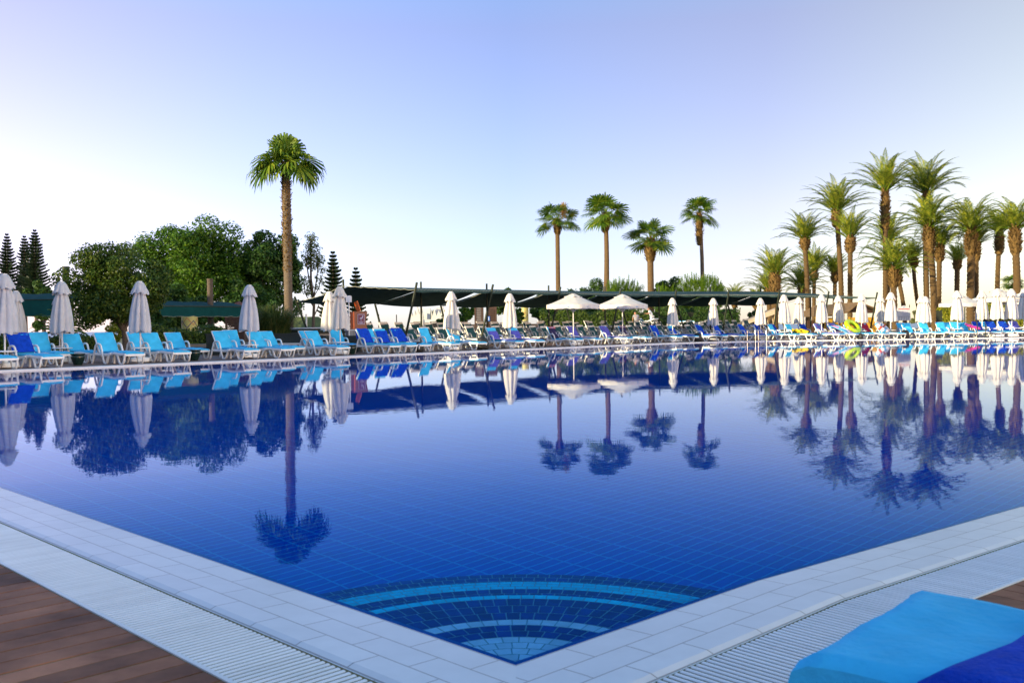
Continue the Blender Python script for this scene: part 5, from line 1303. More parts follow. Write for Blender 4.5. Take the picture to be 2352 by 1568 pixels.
# ================================================================== VEGETATION
UPZ = V3((0, 0, 1))
def dirv(a, e): return V3((math.cos(a)*math.cos(e), math.sin(a)*math.cos(e), math.sin(e)))
def fan_crown(seed, n, Lp, Lb, e_lo, e_hi, droop=.5, seg=22, name='crown', mt='fan', spec=None):
    """Washingtonia crown: petioles ending in pleated fans whose tips droop"""
    rn = random.Random(seed); b = MB(); pet = MB()
    n = len(spec) if spec else n
    for i in range(n):
        a = i*2.399+rn.uniform(-.3, .3); f = (i+.5)/n; e = e_hi+(e_lo-e_hi)*f**.9+rn.uniform(-.1, .1)
        if spec: a, e = R(spec[i][0]+rn.uniform(-8, 8)), R(spec[i][1]+rn.uniform(-5, 5))
        lp, lb = Lp*rn.uniform(.85, 1.1)*(1 if f > .2 else .8), Lb*rn.uniform(.85, 1.1)
        if spec: lp = Lp*spec[i][3]
        d = dirv(a, e); side = V3((-math.sin(a), math.cos(a), 0)); d2 = dirv(a+rn.uniform(-.25, .25), e-rn.uniform(.25, 1.05)*(1 if e > .1 else .6))
        if spec: d2 = dirv(a+rn.uniform(-.2, .2), R(spec[i][2]))
        p0 = V3((0, 0, -.25*f)); p1 = p0+d*lp*.55; p2 = p1+d2*lp*.45
        pet.tube([p0, p1, p2], [.03, .022, .016], 4, mi=0)
        nn = side.cross(d2).normalized()
        tilt = rn.uniform(-.6, .6); side2 = (side*math.cos(tilt)+nn*math.sin(tilt)).normalized(); nn2 = d2.cross(side2).normalized()
        if nn2.z < 0: nn2 = -nn2
        for k in range(seg):
            t = (k+.5)/seg*2-1; an = t*R(128); l = lb*(1-.30*abs(t)**1.6)*rn.uniform(.92, 1.06)
            dd = d2*math.cos(an)+side2*math.sin(an); w = lb*.062*(1-.3*abs(t)); ww = (dd.cross(nn2)).normalized()*w
            pl = nn2*(.02 if k % 2 else -.02)*lb
            m1 = p2+dd*l*.45+pl; m2 = p2+dd*l*.78+pl-UPZ*l*.10*droop-nn2*.02; m3 = p2+dd*l*(1.0-.12*droop)-UPZ*l*(.36*droop+.05)*rn.uniform(.5, 1.4)
            b.add([p2, m1-ww, m1+ww, m2+ww*.72, m2-ww*.72, m3], [(0, 1, 2), (1, 4, 3, 2), (4, 5, 3)])
    o = len(b.v); b.add(pet.v, pet.f, 1)
    return b.mesh(name, [M[mt], M['lime']])
def date_crown(seed, n, L, e_lo=R(20), e_hi=R(86), droop=1.25, name='crown'):
    rn = random.Random(seed); b = MB(); rc = MB()
    for i in range(n):
        a = i*2.399+rn.uniform(-.35, .35); f = (i+.5)/n; e = e_hi+(e_lo-e_hi)*f+rn.uniform(-.12, .12); l = L*rn.uniform(.85, 1.08)
        k = 12; p = V3((math.cos(a)*.12, math.sin(a)*.12, -.15*f)); pts = [p.copy()]; dirs = []
        roll = rn.uniform(-.5, .5); dr = droop*rn.uniform(.8, 1.25)*(1.15-.3*f)
        for j in range(k):
            t = (j+.5)/k; ee = e-dr*(t**1.7); d = dirv(a+roll*t*t*.5, ee); dirs.append(d); p = p+d*(l/k); pts.append(p.copy())
        rc.tube(pts, [.045*(1-.85*j/k) for j in range(k+1)], 4, cap=False)
        m_ = 38
        for q in range(m_):
            t = .16+.84*(q+.5)/m_; j = min(k-1, int(t*k)); d = dirs[j]; c = pts[j].lerp(pts[j+1], t*k-j); sd = d.cross(UPZ)
            if sd.length < .05: sd = V3((-math.sin(a), math.cos(a), 0))
            sd.normalize(); up = sd.cross(d).normalized(); ll = L*.15*math.sin(math.pi*min(1, .14+t*.86)**.75)*rn.uniform(.85, 1.1)+.05
            for s in (-1, 1):
                dd = (d*(.75+.35*t)+sd*s*.85+up*rn.uniform(.1, .45)-UPZ*.12).normalized(); w = dd.cross(up).normalized()*.029*(L/3.9)
                m1 = c+dd*ll*.5; tip = c+dd*ll-UPZ*ll*.12
                b.add([c, m1-w, tip, m1+w], [(0, 1, 2, 3)])
    b.add(rc.v, rc.f, 1); return b.mesh(name, [M['date'], M['lime']])
def palm_trunk(pts, r0, r1, ring=.16, saw=.06, seed=1, flare=.35, bulge=None):
    """ringed trunk along pts (relative), radius r0 at foot to r1 at head"""
    rn = random.Random(seed); b = MB(); S = arcs(pts); Lt = S[-1]; n = max(8, int(Lt/ring)); P = []; rad_ = []
    def at(s):
        for j in range(len(pts)-1):
            if s <= S[j+1]+1e-9: return pts[j].lerp(pts[j+1], (s-S[j])/(S[j+1]-S[j]))
        return pts[-1]
    for i in range(n):
        for q, k in ((0, -.5), (.55, 1), (.95, -.6)):
            s = Lt*(i+q)/n; t = s/Lt; r = r0+(r1-r0)*t; r *= 1+flare*math.exp(-s/.5)
            rad_.append(r*(1+saw*k*rn.uniform(.6, 1.3))); P.append(at(s))
    P.append(at(Lt)); rad_.append(r1)
    o0 = len(b.v); b.tube(P, rad_, 14)
    for i in range(len(b.v)):
        v = V3(b.v[i]); b.v[i] = tuple(v+V3((rn.uniform(-1, 1), rn.uniform(-1, 1), 0))*r0*saw*.5)
    return b
def boots(c0, c1, r_lo, r_mid, r_hi, n, ln, seed):
    """stubs of cut leaf bases round the head of a trunk"""
    rn = random.Random(seed); b = MB(); ax_ = (c1-c0); L = ax_.length
    def rr(t): return (r_lo+(r_mid-r_lo)*min(1, t/.35)) if t < .55 else r_mid+(r_hi-r_mid)*((t-.55)/.45)**1.5
    b.tube([c0.lerp(c1, i/8) for i in range(9)], [rr(i/8)*.9 for i in range(9)], 14)
    for i in range(n):
        t = (i+rn.random())/n; a = i*2.399+rn.uniform(-.2, .2); r = rr(t)*.88; c = c0.lerp(c1, t)+V3((math.cos(a)*r, math.sin(a)*r, 0))
        d = dirv(a, R(rn.uniform(35, 65))); s = V3((-math.sin(a), math.cos(a), 0)); u_ = s.cross(d); l = ln*rn.uniform(.6, 1.3); w = ln*.34
        b.add([c-s*w, c+s*w, c+s*w*.6+d*l, c-s*w*.6+d*l, c-u_*w*.5+d*l*.05, c-u_*w*.4+d*l], [(0, 1, 2, 3), (1, 4, 5, 2), (4, 0, 3, 5), (3, 2, 5)])
    return b
def leaf_cloud(b, clumps, n, size, rn, flat=.0, hollow=.55):
    """n leaf cards spread through ellipsoidal clumps (centre, radii), denser towards their skin"""
    vol = [c[1].x*c[1].y*c[1].z for c in clumps]; tot = sum(v**.7 for v in vol)
    for (c, r), v in zip(clumps, vol):
        for _ in range(max(6, int(n*v**.7/tot))):
            d = V3((rn.gauss(0, 1), rn.gauss(0, 1), rn.gauss(0, 1))).normalized(); k = (hollow**3+(1-hollow**3)*rn.random())**(1/3)*(1+rn.gauss(0, .06))
            p = c+V3((d.x*r.x, d.y*r.y, d.z*r.z))*k
            nn = (d*.6+UPZ*.5+V3((rn.gauss(0, .5), rn.gauss(0, .5), rn.gauss(0, .5)))).normalized(); t = nn.cross(V3((rn.gauss(0, 1), rn.gauss(0, 1), rn.gauss(0, 1)))).normalized(); u_ = nn.cross(t); s = size*rn.uniform(.6, 1.3)
            b.add([p-t*s*.5, p+u_*s*.28, p+t*s*.5, p-u_*s*.28], [(0, 1, 2, 3)])
def broad_tree(name, label, x, Y, ytop, x0, x1, key, seed, n, size, zb=1.2, trunk_r=.2, depth=1.0, nclump=26, sprigs=0, z0=0.0, cat='tree', hollow=.5, group=None, flat=1.0):
    p = gp(x, Y, z0); top = atd((x0+x1)/2, ytop, Y).z-z0; a, c = gp(x0, Y), gp(x1, Y); W = (c.x-a.x)/2; cx = (a.x+c.x)/2-p.x; rn = random.Random(seed)
    t = thing(name, label, cat, tuple(p), 0, group); b = MB(); cl = []
    H_ = top-zb; core = V3((cx, 0, zb+H_*.5))
    for i in range(int(nclump*1.25)):
        d = V3((rn.gauss(0, 1), rn.gauss(0, 1), rn.gauss(0, 1))).normalized(); k = rn.uniform(.45, .97)
        r = V3((1, 1, .85*flat))*rn.uniform(.15, .34)*min(W, H_*.8)
        cl.append((core+V3((d.x*W*k, d.y*W*depth*k, d.z*H_*.5*k)), r))
    cl.append((core, V3((W*.62, W*depth*.62, H_*.36))))
    leaf_cloud(b, cl, n, size, rn, hollow=hollow)
    for i in range(sprigs):
        a_ = rn.uniform(0, 6.28); e = rn.uniform(-.1, 1.3); d = dirv(a_, e); q = core+V3((d.x*W*.66, d.y*W*depth*.66, d.z*H_*.36)); ln = rn.uniform(.25, .6)*W*.45
        dd = (d+UPZ*.5+V3((rn.gauss(0, .3), rn.gauss(0, .3), 0))).normalized()
        for j in range(16):
            f = j/16; pt = q+dd*ln*f-UPZ*ln*.25*f*f; s = size*.8; tt = V3((rn.gauss(0, 1), rn.gauss(0, 1), rn.gauss(0, 1))).normalized(); u_ = tt.cross(dd).normalized(); c_ = pt+tt*s*.5
            b.add([c_-tt*s*.5, c_+u_*s*.25, c_+tt*s*.5, c_-u_*s*.25], [(0, 1, 2, 3)])
    b.obj('crown', M[key], t)
    if trunk_r:
        b = MB(); b.tube([(0, 0, -.1), (.03*W, 0, zb*.6), (cx*.3, .05, zb+H_*.25)], [trunk_r*1.3, trunk_r, trunk_r*.6], 10)
        for i in range(7):
            c_, r = cl[i*3 % nclump]; m1 = V3((cx*.2, 0, zb*.8+H_*.1)); b.tube([m1, m1.lerp(c_, .5)+UPZ*.1*H_, c_], [trunk_r*.5, trunk_r*.3, trunk_r*.1], 6)
        b.obj('trunk', M['bark'], t, 60)
    return t
# big trees on the left
broad_tree('olive_tree', 'broad dark olive-like tree with loose sprigs behind the grey-white parasols at the left', 285, 35.5, 541, 154, 398, 'olive', 3, 42000, .115, .80, .13, .95, 44, 60)
broad_tree('leafy_tree', 'tall bright green leafy tree, tallest of the clump left of the tall fan palm', 440, 70, 480, 318, 570, 'oak', 5, 44000, .23, 1.5, .28, .9, 52, 0)
broad_tree('leafy_tree', 'darker green leafy tree directly behind the tall fan palm', 612, 72, 520, 530, 698, 'darkleaf', 9, 32000, .24, 1.4, .25, 1.0, 44, 0)
broad_tree('leafy_tree', 'low round tree between the dark pines and the teal awning at the left', 100, 66, 640, 58, 142, 'fern', 12, 8000, .26, 1.4, .15, 1.0, 14, 6)
broad_tree('shrub', 'dark shrubbery under the bright leafy tree, behind the teal awning', 400, 62, 655, 340, 480, 'darkleaf', 21, 12000, .26, .2, .1, .6, 22, 0, cat='shrub')
broad_tree('shrub', 'dark shrubbery behind the louvred hut with the tiled roof', 560, 68, 640, 480, 640, 'darkleaf', 22, 12000, .26, .2, .1, .5, 22, 0, cat='shrub')
broad_tree('shrub', 'yellow-green shrub in the light gap beneath the broad olive-like tree', 262, 52, 726, 238, 292, 'yhedge', 23, 2600, .12, .1, .06, 1, 12, 8, cat='shrub')
broad_tree('shrub', 'dark shrub filling the space between the broad olive-like tree and the hedge', 345, 56, 690, 300, 396, 'darkleaf', 24, 6000, .2, .2, .06, .6, 16, 0, cat='shrub')
# sparse multi-stemmed tree
p = gp(718, 75); t = thing('sparse_tree', 'thin multi-stemmed tree with sparse pale foliage right of the tall fan palm', 'tree', tuple(p)); rn = random.Random(8); zz = lambda x, y: V3(atd(x, y, 75))-V3(tuple(p))
b = MB(); st = []
for pts, r in (([(720, 770), (719, 700), (716, 640), (713, 590), (716, 548)], .13), ([(719, 690), (709, 650), (706, 610), (708, 560)], .07), ([(719, 700), (726, 650), (731, 610), (728, 580)], .06), ([(719, 705), (706, 680), (699, 655)], .045), ([(719, 690), (734, 660), (741, 630)], .045), ([(720, 725), (729, 710), (734, 700)], .05)):
    P_ = [zz(x, y)+V3((0, rn.uniform(-.4, .4), 0)) for x, y in pts]; b.tube(P_, [r*(1-.16*i) for i in range(len(P_))], 6); st.append(P_)
b.obj('trunk', M['bark'], t, 60); b = MB()
leaf_cloud(b, [(zz(x, y)+V3((0, rn.uniform(-.5, .5), 0)), V3((r, r, r*.8))) for x, y, r in ((716, 545, .55), (712, 560, .6), (722, 572, .65), (706, 585, .6), (730, 590, .6), (714, 600, .8), (738, 600, .45), (704, 600, .5), (724, 612, .5), (740, 620, .45), (700, 640, .4), (707, 655, .5), (735, 640, .4), (742, 650, .3), (701, 668, .45), (728, 660, .35), (712, 675, .35))], 2600, .17, rn, hollow=.1); b.obj('crown', M['sparse'], t)
# Norfolk pines
def norfolk(label, x, Y, ytop, ybot, halfw, seed, tiers):
    p = gp(x, Y, 0); top = atd(x, ytop, Y).z; bot = max(.8, atd(x, ybot, Y).z); t = thing('norfolk_pine', label, 'tree', tuple(p)); rn = random.Random(seed); W = halfw/F*Y*1.2
    b = MB(); b.tube([(0, 0, 0), (0, 0, top*.6), (0, 0, top)], [.3, .2, .03], 8); b.obj('trunk', M['bark'], t, 60); b = MB()
    for i in range(tiers):
        f = i/(tiers-1); z = bot+(top-bot)*f; rad_ = W*(1-f)**.75*rn.uniform(.85, 1.1)+.12; nb = 7
        for k in range(nb):
            a = 2*math.pi*k/nb+i*.9+rn.uniform(-.2, .2); d = dirv(a, R(4)); sd = V3((-math.sin(a), math.cos(a), 0)); l = rad_*rn.uniform(.8, 1.1)
            m_ = max(5, int(l/.20))
            for j in range(m_):
                q = (j+.5)/m_; c = V3((0, 0, z))+d*l*q+UPZ*(-.18*l*q+.42*l*q**2.4); hh = .22+.34*(1-q)*min(1, l)+.10
                for s in (-1, 1, 0):
                    dd = (sd*s*.8+UPZ*.75+d*.5).normalized() if s else (UPZ+d*.4).normalized(); w_ = d*.13
                    b.add([c-w_, c+w_, c+w_*.5+dd*hh, c-w_*.5+dd*hh], [(0, 1, 2, 3)])
    b.obj('crown', M['needle'], t)
norfolk('dark layered pine at the left edge, leftmost of three', 20, 150, 541, 700, 27, 1, 23)
norfolk('dark layered pine, shorter middle one of the three at the left', 60, 155, 546, 700, 26, 2, 23)
norfolk('dark layered pine, tallest and rightmost of the three at the left', 84, 148, 532, 700, 33, 3, 25)
norfolk('dark layered pine just left of the top corner of the shade net', 767, 120, 583, 735, 28, 4, 18)
norfolk('small dark layered pine standing behind the orange cabinet', 819, 120, 620, 752, 24, 5, 15)
# hedges and low planting
def hedge(name, label, x0, x1, Y0, Y1, z0, z1, depth, key, seed, n, size, cat='hedge', rag=.12):
    a, c = gp(x0, Y0), gp(x1, Y1); u = c-a; L = u.length; t = thing(name, label, cat, (a.x, a.y, 0), math.atan2(u.y, u.x)); rn = random.Random(seed); b = MB()
    for i in range(n):
        x = rn.uniform(0, L); f = rn.random(); hz = z1*(1+rag*math.sin(x*1.7+seed)+rag*.6*math.sin(x*4.1))
        if f < .55: pt = V3((x, rn.gauss(0, .05), rn.uniform(z0, hz))); nd = V3((0, -1, .3))
        else: pt = V3((x, rn.uniform(0, depth), hz+rn.gauss(0, .06))); nd = V3((0, -.3, 1))
        nn = (nd+V3((rn.gauss(0, .5), rn.gauss(0, .5), rn.gauss(0, .5)))).normalized(); tt = nn.cross(V3((rn.gauss(0, 1), rn.gauss(0, 1), rn.gauss(0, 1)))).normalized(); u_ = nn.cross(tt); s = size*rn.uniform(.6, 1.4)
        b.add([pt-tt*s*.5, pt+u_*s*.3, pt+tt*s*.5, pt-u_*s*.3], [(0, 1, 2, 3)])
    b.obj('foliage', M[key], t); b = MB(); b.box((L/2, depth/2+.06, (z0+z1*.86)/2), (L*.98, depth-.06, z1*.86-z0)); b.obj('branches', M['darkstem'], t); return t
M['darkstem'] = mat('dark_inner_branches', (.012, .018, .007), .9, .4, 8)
hedge('hedge', 'low yellow-green hedge below the teal awning and yellow mosaic column', 352, 522, 40, 44, 0, 1.02, .9, 'hedge', 1, 7000, .10)
hedge('hedge', 'low green hedge behind the leftmost loungers', -20, 262, 38, 42, 0, .74, .8, 'hedge', 2, 7000, .10)
hedge('hedge', 'dark clipped hedge behind the two open parasols', 1240, 1490, 80, 80, 0, 2.3, 1.5, 'hedge', 3, 11000, .17)
hedge('hedge', 'loose green hedge right of the white-clad worker', 1486, 1700, 84, 86, 0, 2.5, 1.5, 'fern', 4, 9000, .18, rag=.22)
hedge('hedge', 'yellow clipped hedge under the wide open white parasol', 2166, 2212, 74, 74, 0, 2.25, 1.2, 'yhedge', 5, 3500, .16)
hedge('hedge', 'yellow clipped hedge behind the two large closed parasols', 2268, 2400, 78, 78, 0, 2.1, 1.2, 'yhedge', 6, 3500, .16)
# cycad
p = gp(140, 44); t = thing('cycad', 'dark cycad with arching fronds below the left teal awning', 'plant', tuple(p)); me = date_crown(44, 26, 1.5, R(0), R(70), 1.3, 'fronds'); o = link('fronds', me, t, (0, 0, 1.15)); o.data.materials[0] = M['darkleaf']
b = MB(); b.tube([(0, 0, 0), (0, 0, 1.15)], [.2, .16], 10); b.obj('trunk', M['bark'], t)
# tall grass
p = gp(625, 42.5); t = thing('tall_grass', 'tall arching ornamental grass clump at the foot of the tall fan palm', 'grass clump', (p.x, p.y, .5)); rn = random.Random(6); b = MB()
for i in range(2600):
    a = rn.uniform(0, 6.28); r = rn.random()**.7; o = V3((math.cos(a)*r*.75, math.sin(a)*r*.5, 0)); h = rn.uniform(1.0, 1.85)*(1-.25*r); lean_ = rn.uniform(.1, .75)*(.4+r); d = V3((math.cos(a+rn.gauss(0, .5)), math.sin(a+rn.gauss(0, .5))*.7, 0)); s = V3((-d.y, d.x, 0))*.011
    q1 = o+UPZ*h*.6+d*lean_*.25; q2 = o+UPZ*h*.95+d*lean_*.75; q3 = o+UPZ*h*(.95-.25*lean_)+d*lean_*1.25
    b.add([o-s, o+s, q1+s, q1-s, q2+s*.7, q2-s*.7, q3], [(0, 1, 2, 3), (3, 2, 4, 5), (5, 4, 6)])
b.obj('blades', M['grassblade'], t)
# ---------------------------------------------------------------- fan palms
def fan_palm(label, xb, xt, ytrunk, Y, r0, r1, crown, cs, bark, zb=0.0, boot=None, seed=1, bend=0, dead=False, crot=0, cover=None, spread=None):
    base = gp(xb, Y, zb); top = atd(xt, ytrunk, Y); rel = top-base; t = thing('fan_palm', label, 'palm tree', tuple(base), 0, 'fan palms with round leaves')
    k = 8; pts = [rel*(i/k)+V3((bend*math.sin(math.pi*i/k), 0, 0)) for i in range(k+1)]
    palm_trunk(pts, r0, r1, .14, .035, seed).obj('trunk', M[bark], t, 60)
    if boot:
        z0, z1, rl, rm, rh, n, ln = boot; L = rel.length; c0 = pts[-1]*(1-z1/L)+V3((0, 0, 0)); c0 = rel*(1-z1/L); boots(c0, rel, rl, rm, rh, n, ln, seed).obj('leaf_bases', M['boots'], t)
    if cover:
        f0, n, ln = cover; c0 = rel*f0; boots(c0, rel*1.0, r0*.78, r0*.92, r1*1.0, n, ln, seed+5).obj('leaf_bases', M['boots'], t)
    o = link('crown', crown, t, rel); o.scale = (cs,)*3 if spread is None else spread; o.rotation_euler = (0, 0, crot)
    if dead:
        b = MB(); rn = random.Random(2)
        for i in range(60): a = rn.uniform(-.9, .9); d = V3((math.sin(a)*.3, -.3, -1)).normalized(); c = V3((.55+.25*rn.gauss(0, .5), -.7, 1.0*rn.random()+.7)); s = V3((.03, 0, 0)); b.add([c-s, c+s, c+d*rn.uniform(.6, 1.2)], [(0, 1, 2)])
        b.obj('dead_frond', M['dead'], t, None, rel)
    return t
FC1 = fan_crown(2, 0, 1.0, 1.02, 0, 0, 1.0, spec=[
    (180, 30, -35, 1.15), (166, 18, -48, 1.1), (204, 40, -15, 1), (150, 34, -28, .9), (216, 20, -45, .9), (188, 8, -55, 1.05), (0, 30, -35, 1.15), (14, 16, -48, 1.1), (-22, 40, -15, 1), (32, 34, -30, .9), (-36, 18, -45, .9), (6, 6, -58, 1.05),
    (100, 84, 84, .9), (240, 82, 82, .85), (15, 76, 80, .9), (165, 75, 78, .85), (300, 74, 70, .7), (60, 74, 74, .8), (275, 62, 55, .45), (240, 55, 40, .45), (300, 40, 0, .4), (268, 24, -25, .4), (90, 60, 50, .6), (190, 66, 66, .8), (350, 66, 68, .8)]); FC2 = fan_crown(7, 24, 1.25, 1.12, R(-8), R(88), .35); FC3 = fan_crown(15, 25, 1.2, 1.15, R(-10), R(88), .45)
fan_palm('tallest fan palm in the picture, its trunk rising from the planter beside the tall grass', 664, 656, 374, 46, .205, .20, FC1, .92, 'greybark', .5, None, 3, 0, cover=(.37, 420, .17), crot=.1, spread=(1.12, .95, 1.0))
fan_palm('fan palm with an orange-brown dead frond, leftmost of four above the shade net', 1283, 1280, 506, 91, .235, .20, FC2, 1.15, 'fanbark', 0, (0, 1.45, .20, .33, .24, 110, .26), 4, 0, True, crot=1.0)
fan_palm('fan palm, second of four above the shade net, with a shaggy dark neck', 1387, 1391, 492, 101, .33, .22, FC3, 1.36, 'fanbark', 0, (0, 2.0, .22, .46, .28, 130, .34), 5, .2, crot=2.2)
fan_palm('low thick fan palm with a bulging neck, third of four above the shade net', 1496, 1493, 549, 102, .36, .33, FC2, 1.36, 'fanbark', 0, (0, 2.5, .34, .56, .26, 190, .34), 6, 0, crot=3.3)
fan_palm('slender fan palm with a long ragged neck, rightmost of four above the shade net', 1608, 1606, 490, 106, .24, .19, FC3, 1.15, 'greybark', 0, (0, 3.6, .19, .36, .28, 190, .30), 7, .3, crot=4.4)
fan_palm('pale slender fan palm half hidden between the last two date palms', 2328, 2326, 652, 135, .30, .26, FC2, .9, 'fanbark', 0, None, 8, 0, crot=5)
# ---------------------------------------------------------------- date palms
DC = [date_crown(1, 42, 4.6, R(30), R(87), 1.15), date_crown(2, 36, 4.6, R(36), R(88), 1.05), date_crown(3, 48, 4.6, R(14), R(86), 1.3)]
def date_palm(label, xb, xt, yt, Y, wpx, Lpx, ci, seed, boot=(26, 1.55), bend=0, crot=0):
    """wpx trunk width, Lpx frond length, both in picture columns; boot = (height in columns, bulge)"""
    s = Y/F; base = gp(xb, Y, 0); top = atd(xt, yt, Y); rel = top-base; t = thing('date_palm', label, 'palm tree', tuple(base), 0, 'tall date palms')
    k = 8; pts = [rel*(i/k)+V3((bend*s*math.sin(math.pi*i/k), 0, 0)) for i in range(k+1)]; r = wpx*s*.44
    palm_trunk(pts, r*1.02, r*.92, .42, .085, seed, .12).obj('trunk', M['palmbark'], t, 60)
    h = boot[0]*s; c0 = rel*(1-h/rel.length); boots(c0, rel+V3((0, 0, .2)), r*.95, r*boot[1], r*.8, 190, .42, seed).obj('leaf_bases', M['boots'], t)
    o = link('crown', DC[ci], t, rel); sc_ = Lpx*s/3.75; o.scale = (sc_,)*3; o.rotation_euler = (0, 0, crot)
for args in (
 ('short sturdy date palm at the right end of the shade net, nearest the beige tent', 1779, 1780, 634, 96, 19, 72, 1, 1, (52, 1.2), 0, .3),
 ('date palm low behind the short sturdy one at the end of the shade net', 1768, 1766, 668, 125, 13, 62, 0, 41, (20, 1.4), 0, 2.0),
 ('date palm with a round neck, second tall one from the left of the grove', 1856, 1848, 552, 108, 12.5, 68, 0, 2, (24, 1.6), 2, 1.0),
 ('small dark date palm right behind the second tall one of the grove', 1869, 1870, 626, 128, 10, 66, 1, 3, (20, 1.5), 0, 2.2),
 ('low date palm left of the second tall one, mostly its arching fronds visible', 1842, 1842, 662, 118, 9, 66, 2, 4, (24, 1.4), 0, 3.3),
 ('tall leaning date palm with a golden neck above the brown kiosk', 1934, 1921, 488, 110, 13, 82, 0, 5, (36, 1.75), 3, 4.4),
 ('small date palm with orange trunk just left of the tall leaning one', 1916, 1918, 632, 130, 10, 56, 1, 6, (18, 1.5), 0, 5.1),
 ('straight date palm in front of the kiosk, right of the tall leaning one', 1952, 1953, 548, 104, 13, 74, 1, 7, (34, 1.55), 0, .8),
 ('tallest date palm in the grove with a long shaggy dark neck', 2034, 2033, 438, 114, 13, 86, 0, 8, (92, 1.6), 0, 1.7),
 ('date palm crown spreading halfway up the trunk of the tallest one', 2040, 2040, 556, 126, 10, 74, 2, 9, (24, 1.4), 0, 2.7),
 ('short date palm with wide golden crown, left of the notice board', 2056, 2051, 618, 98, 16, 84, 2, 10, (44, 1.35), 0, 3.6),
 ('leaning date palm trunk right behind the notice board top', 2079, 2062, 636, 122, 11, 40, 1, 11, (16, 1.4), 4, 4.6),
 ('tall dark-crowned date palm behind the thick golden one, highest at right', 2131, 2128, 444, 118, 14, 88, 0, 12, (40, 1.3), -3, 5.5),
 ('thick date palm with golden neck and big crown, right of the notice board', 2146, 2133, 520, 106, 16, 88, 2, 13, (66, 1.6), 3, .2),
 ('curved small date palm with a round neck left of the thick forked trunks', 2120, 2097, 596, 120, 10, 52, 1, 14, (20, 1.9), -4, 1.2),
 ('straight date palm directly right of the thick golden-necked one', 2155, 2158, 567, 110, 13, 66, 0, 15, (36, 1.5), 0, 2.3),
 ('short dark-trunked date palm with small upright crown, above the wide white parasol', 2196, 2199, 602, 124, 13, 50, 1, 16, (18, 1.15), 0, 3.1),
 ('thick date palm with a broad golden neck right of the small upright one', 2228, 2231, 530, 104, 19, 88, 2, 17, (60, 1.5), 0, 4.2),
 ('slimmer date palm trunk touching the right side of the broad-necked one', 2243, 2243, 560, 107, 11, 60, 0, 18, (40, 1.3), 0, 5.0),
 ('date palm with an egg-shaped neck between the last two big ones', 2290, 2296, 536, 112, 12, 62, 0, 19, (50, 1.6), -2, .5),
 ('large date palm with golden neck cut by the right edge of the picture', 2336, 2331, 524, 100, 18, 80, 2, 20, (62, 1.5), 2, 1.5),
 ('small far date palm above the shade net, left of the short sturdy one', 1687, 1687, 690, 140, 9, 40, 0, 21, (18, 1.3), 0, 2.5),
 ('small far date palm above the shade net between the small one and the sturdy one', 1736, 1736, 692, 140, 9, 36, 1, 22, (18, 1.3), 0, 3.5),
): date_palm(*args)
# ---------------------------------------------------------------- trees behind the net
def candle_pine(label, x, Y, ytop, x0, x1, seed, n):
    p = gp(x, Y, 0); top = atd(x, ytop, Y).z; a, c = gp(x0, Y), gp(x1, Y); W = (c.x-a.x)/2; cx = (a.x+c.x)/2-p.x; rn = random.Random(seed); t = thing('pine_tree', label, 'tree', tuple(p)); b = MB()
    zc = top*.62
    for i in range(n):
        d = V3((rn.gauss(0, 1), rn.gauss(0, 1), rn.gauss(0, 1))).normalized(); k = rn.uniform(.6, 1.0)*(1+.12*math.sin(3*math.atan2(d.y, d.x)+seed)+.10*math.sin(5*d.z+d.x*4)); c_ = V3((cx+d.x*W*k, d.y*W*k, zc+d.z*(top-zc)*k*.93)); l = rn.uniform(.35, .75); ax_ = (UPZ+d*.35+V3((rn.gauss(0, .15), rn.gauss(0, .15), 0))).normalized()
        for j in range(14):
            f = j/13; q = c_+ax_*l*f; aa = j*2.4; out = (V3((math.cos(aa), math.sin(aa), 0))*.9+ax_*.9).normalized(); s = ax_.cross(out).normalized()*.035; hl = .24*(1-.5*f)
            b.add([q-s, q+s, q+out*hl], [(0, 1, 2)])
    b.obj('crown', M['lime'], t); b = MB(); b.tube([(0, 0, 0), (cx*.5, 0, zc*.7), (cx, 0, zc)], [.22, .17, .1], 8)
    for i in range(6): a_ = i*1.1; b.tube([(cx*.5, 0, zc*.6), (cx+math.cos(a_)*W*.6, math.sin(a_)*W*.6, zc+.4)], [.09, .04], 5)
    b.obj('trunk', M['bark'], t, 60)
candle_pine('lime green pine with upright candles between the second and third fan palms', 1432, 97, 642, 1384, 1482, 3, 1000)
candle_pine('large lime green pine behind the slender fan palm', 1612, 96, 633, 1552, 1676, 5, 1500)
candle_pine('small lime green pine peeping out left of the slender fan palm', 1528, 95, 656, 1500, 1562, 8, 460)
broad_tree('feathery_tree', 'dark feathery-leaved tree between the third and fourth fan palms', 1538, 104, 632, 1496, 1580, 'fern', 31, 8000, .26, 1.2, .16, 1, 18, 14)
broad_tree('feathery_tree', 'feathery-leaved tree behind the second fan palm', 1372, 108, 640, 1318, 1424, 'fern', 32, 10000, .26, 1.2, .16, 1, 20, 14)
broad_tree('feathery_tree', 'low feathery-leaved tree right of the first fan palm', 1316, 104, 652, 1280, 1356, 'fern', 33, 7000, .26, 1.0, .14, 1, 16, 14)
broad_tree('feathery_tree', 'low feathery-leaved tree left of the first fan palm', 1252, 104, 660, 1230, 1278, 'fern', 34, 3800, .24, 1.0, .12, 1, 12, 10)
broad_tree('feathery_tree', 'feathery tuft of a tree rising over the net above the changing huts', 1162, 100, 661, 1136, 1190, 'fern', 35, 2600, .26, 1.8, .12, 1, 12, 14)
broad_tree('young_tree', 'young orange-stemmed tree left of the grey louvred changing hut', 1070, 82, 700, 1050, 1094, 'oak', 36, 2600, .2, 1.4, .12, 1, 12, 8)
broad_tree('shrub', 'grey-green bushy shrub behind the lopsided parasol', 1040, 84, 703, 1004, 1070, 'darkleaf', 37, 4200, .2, .3, .08, 1, 16, 10, cat='shrub')
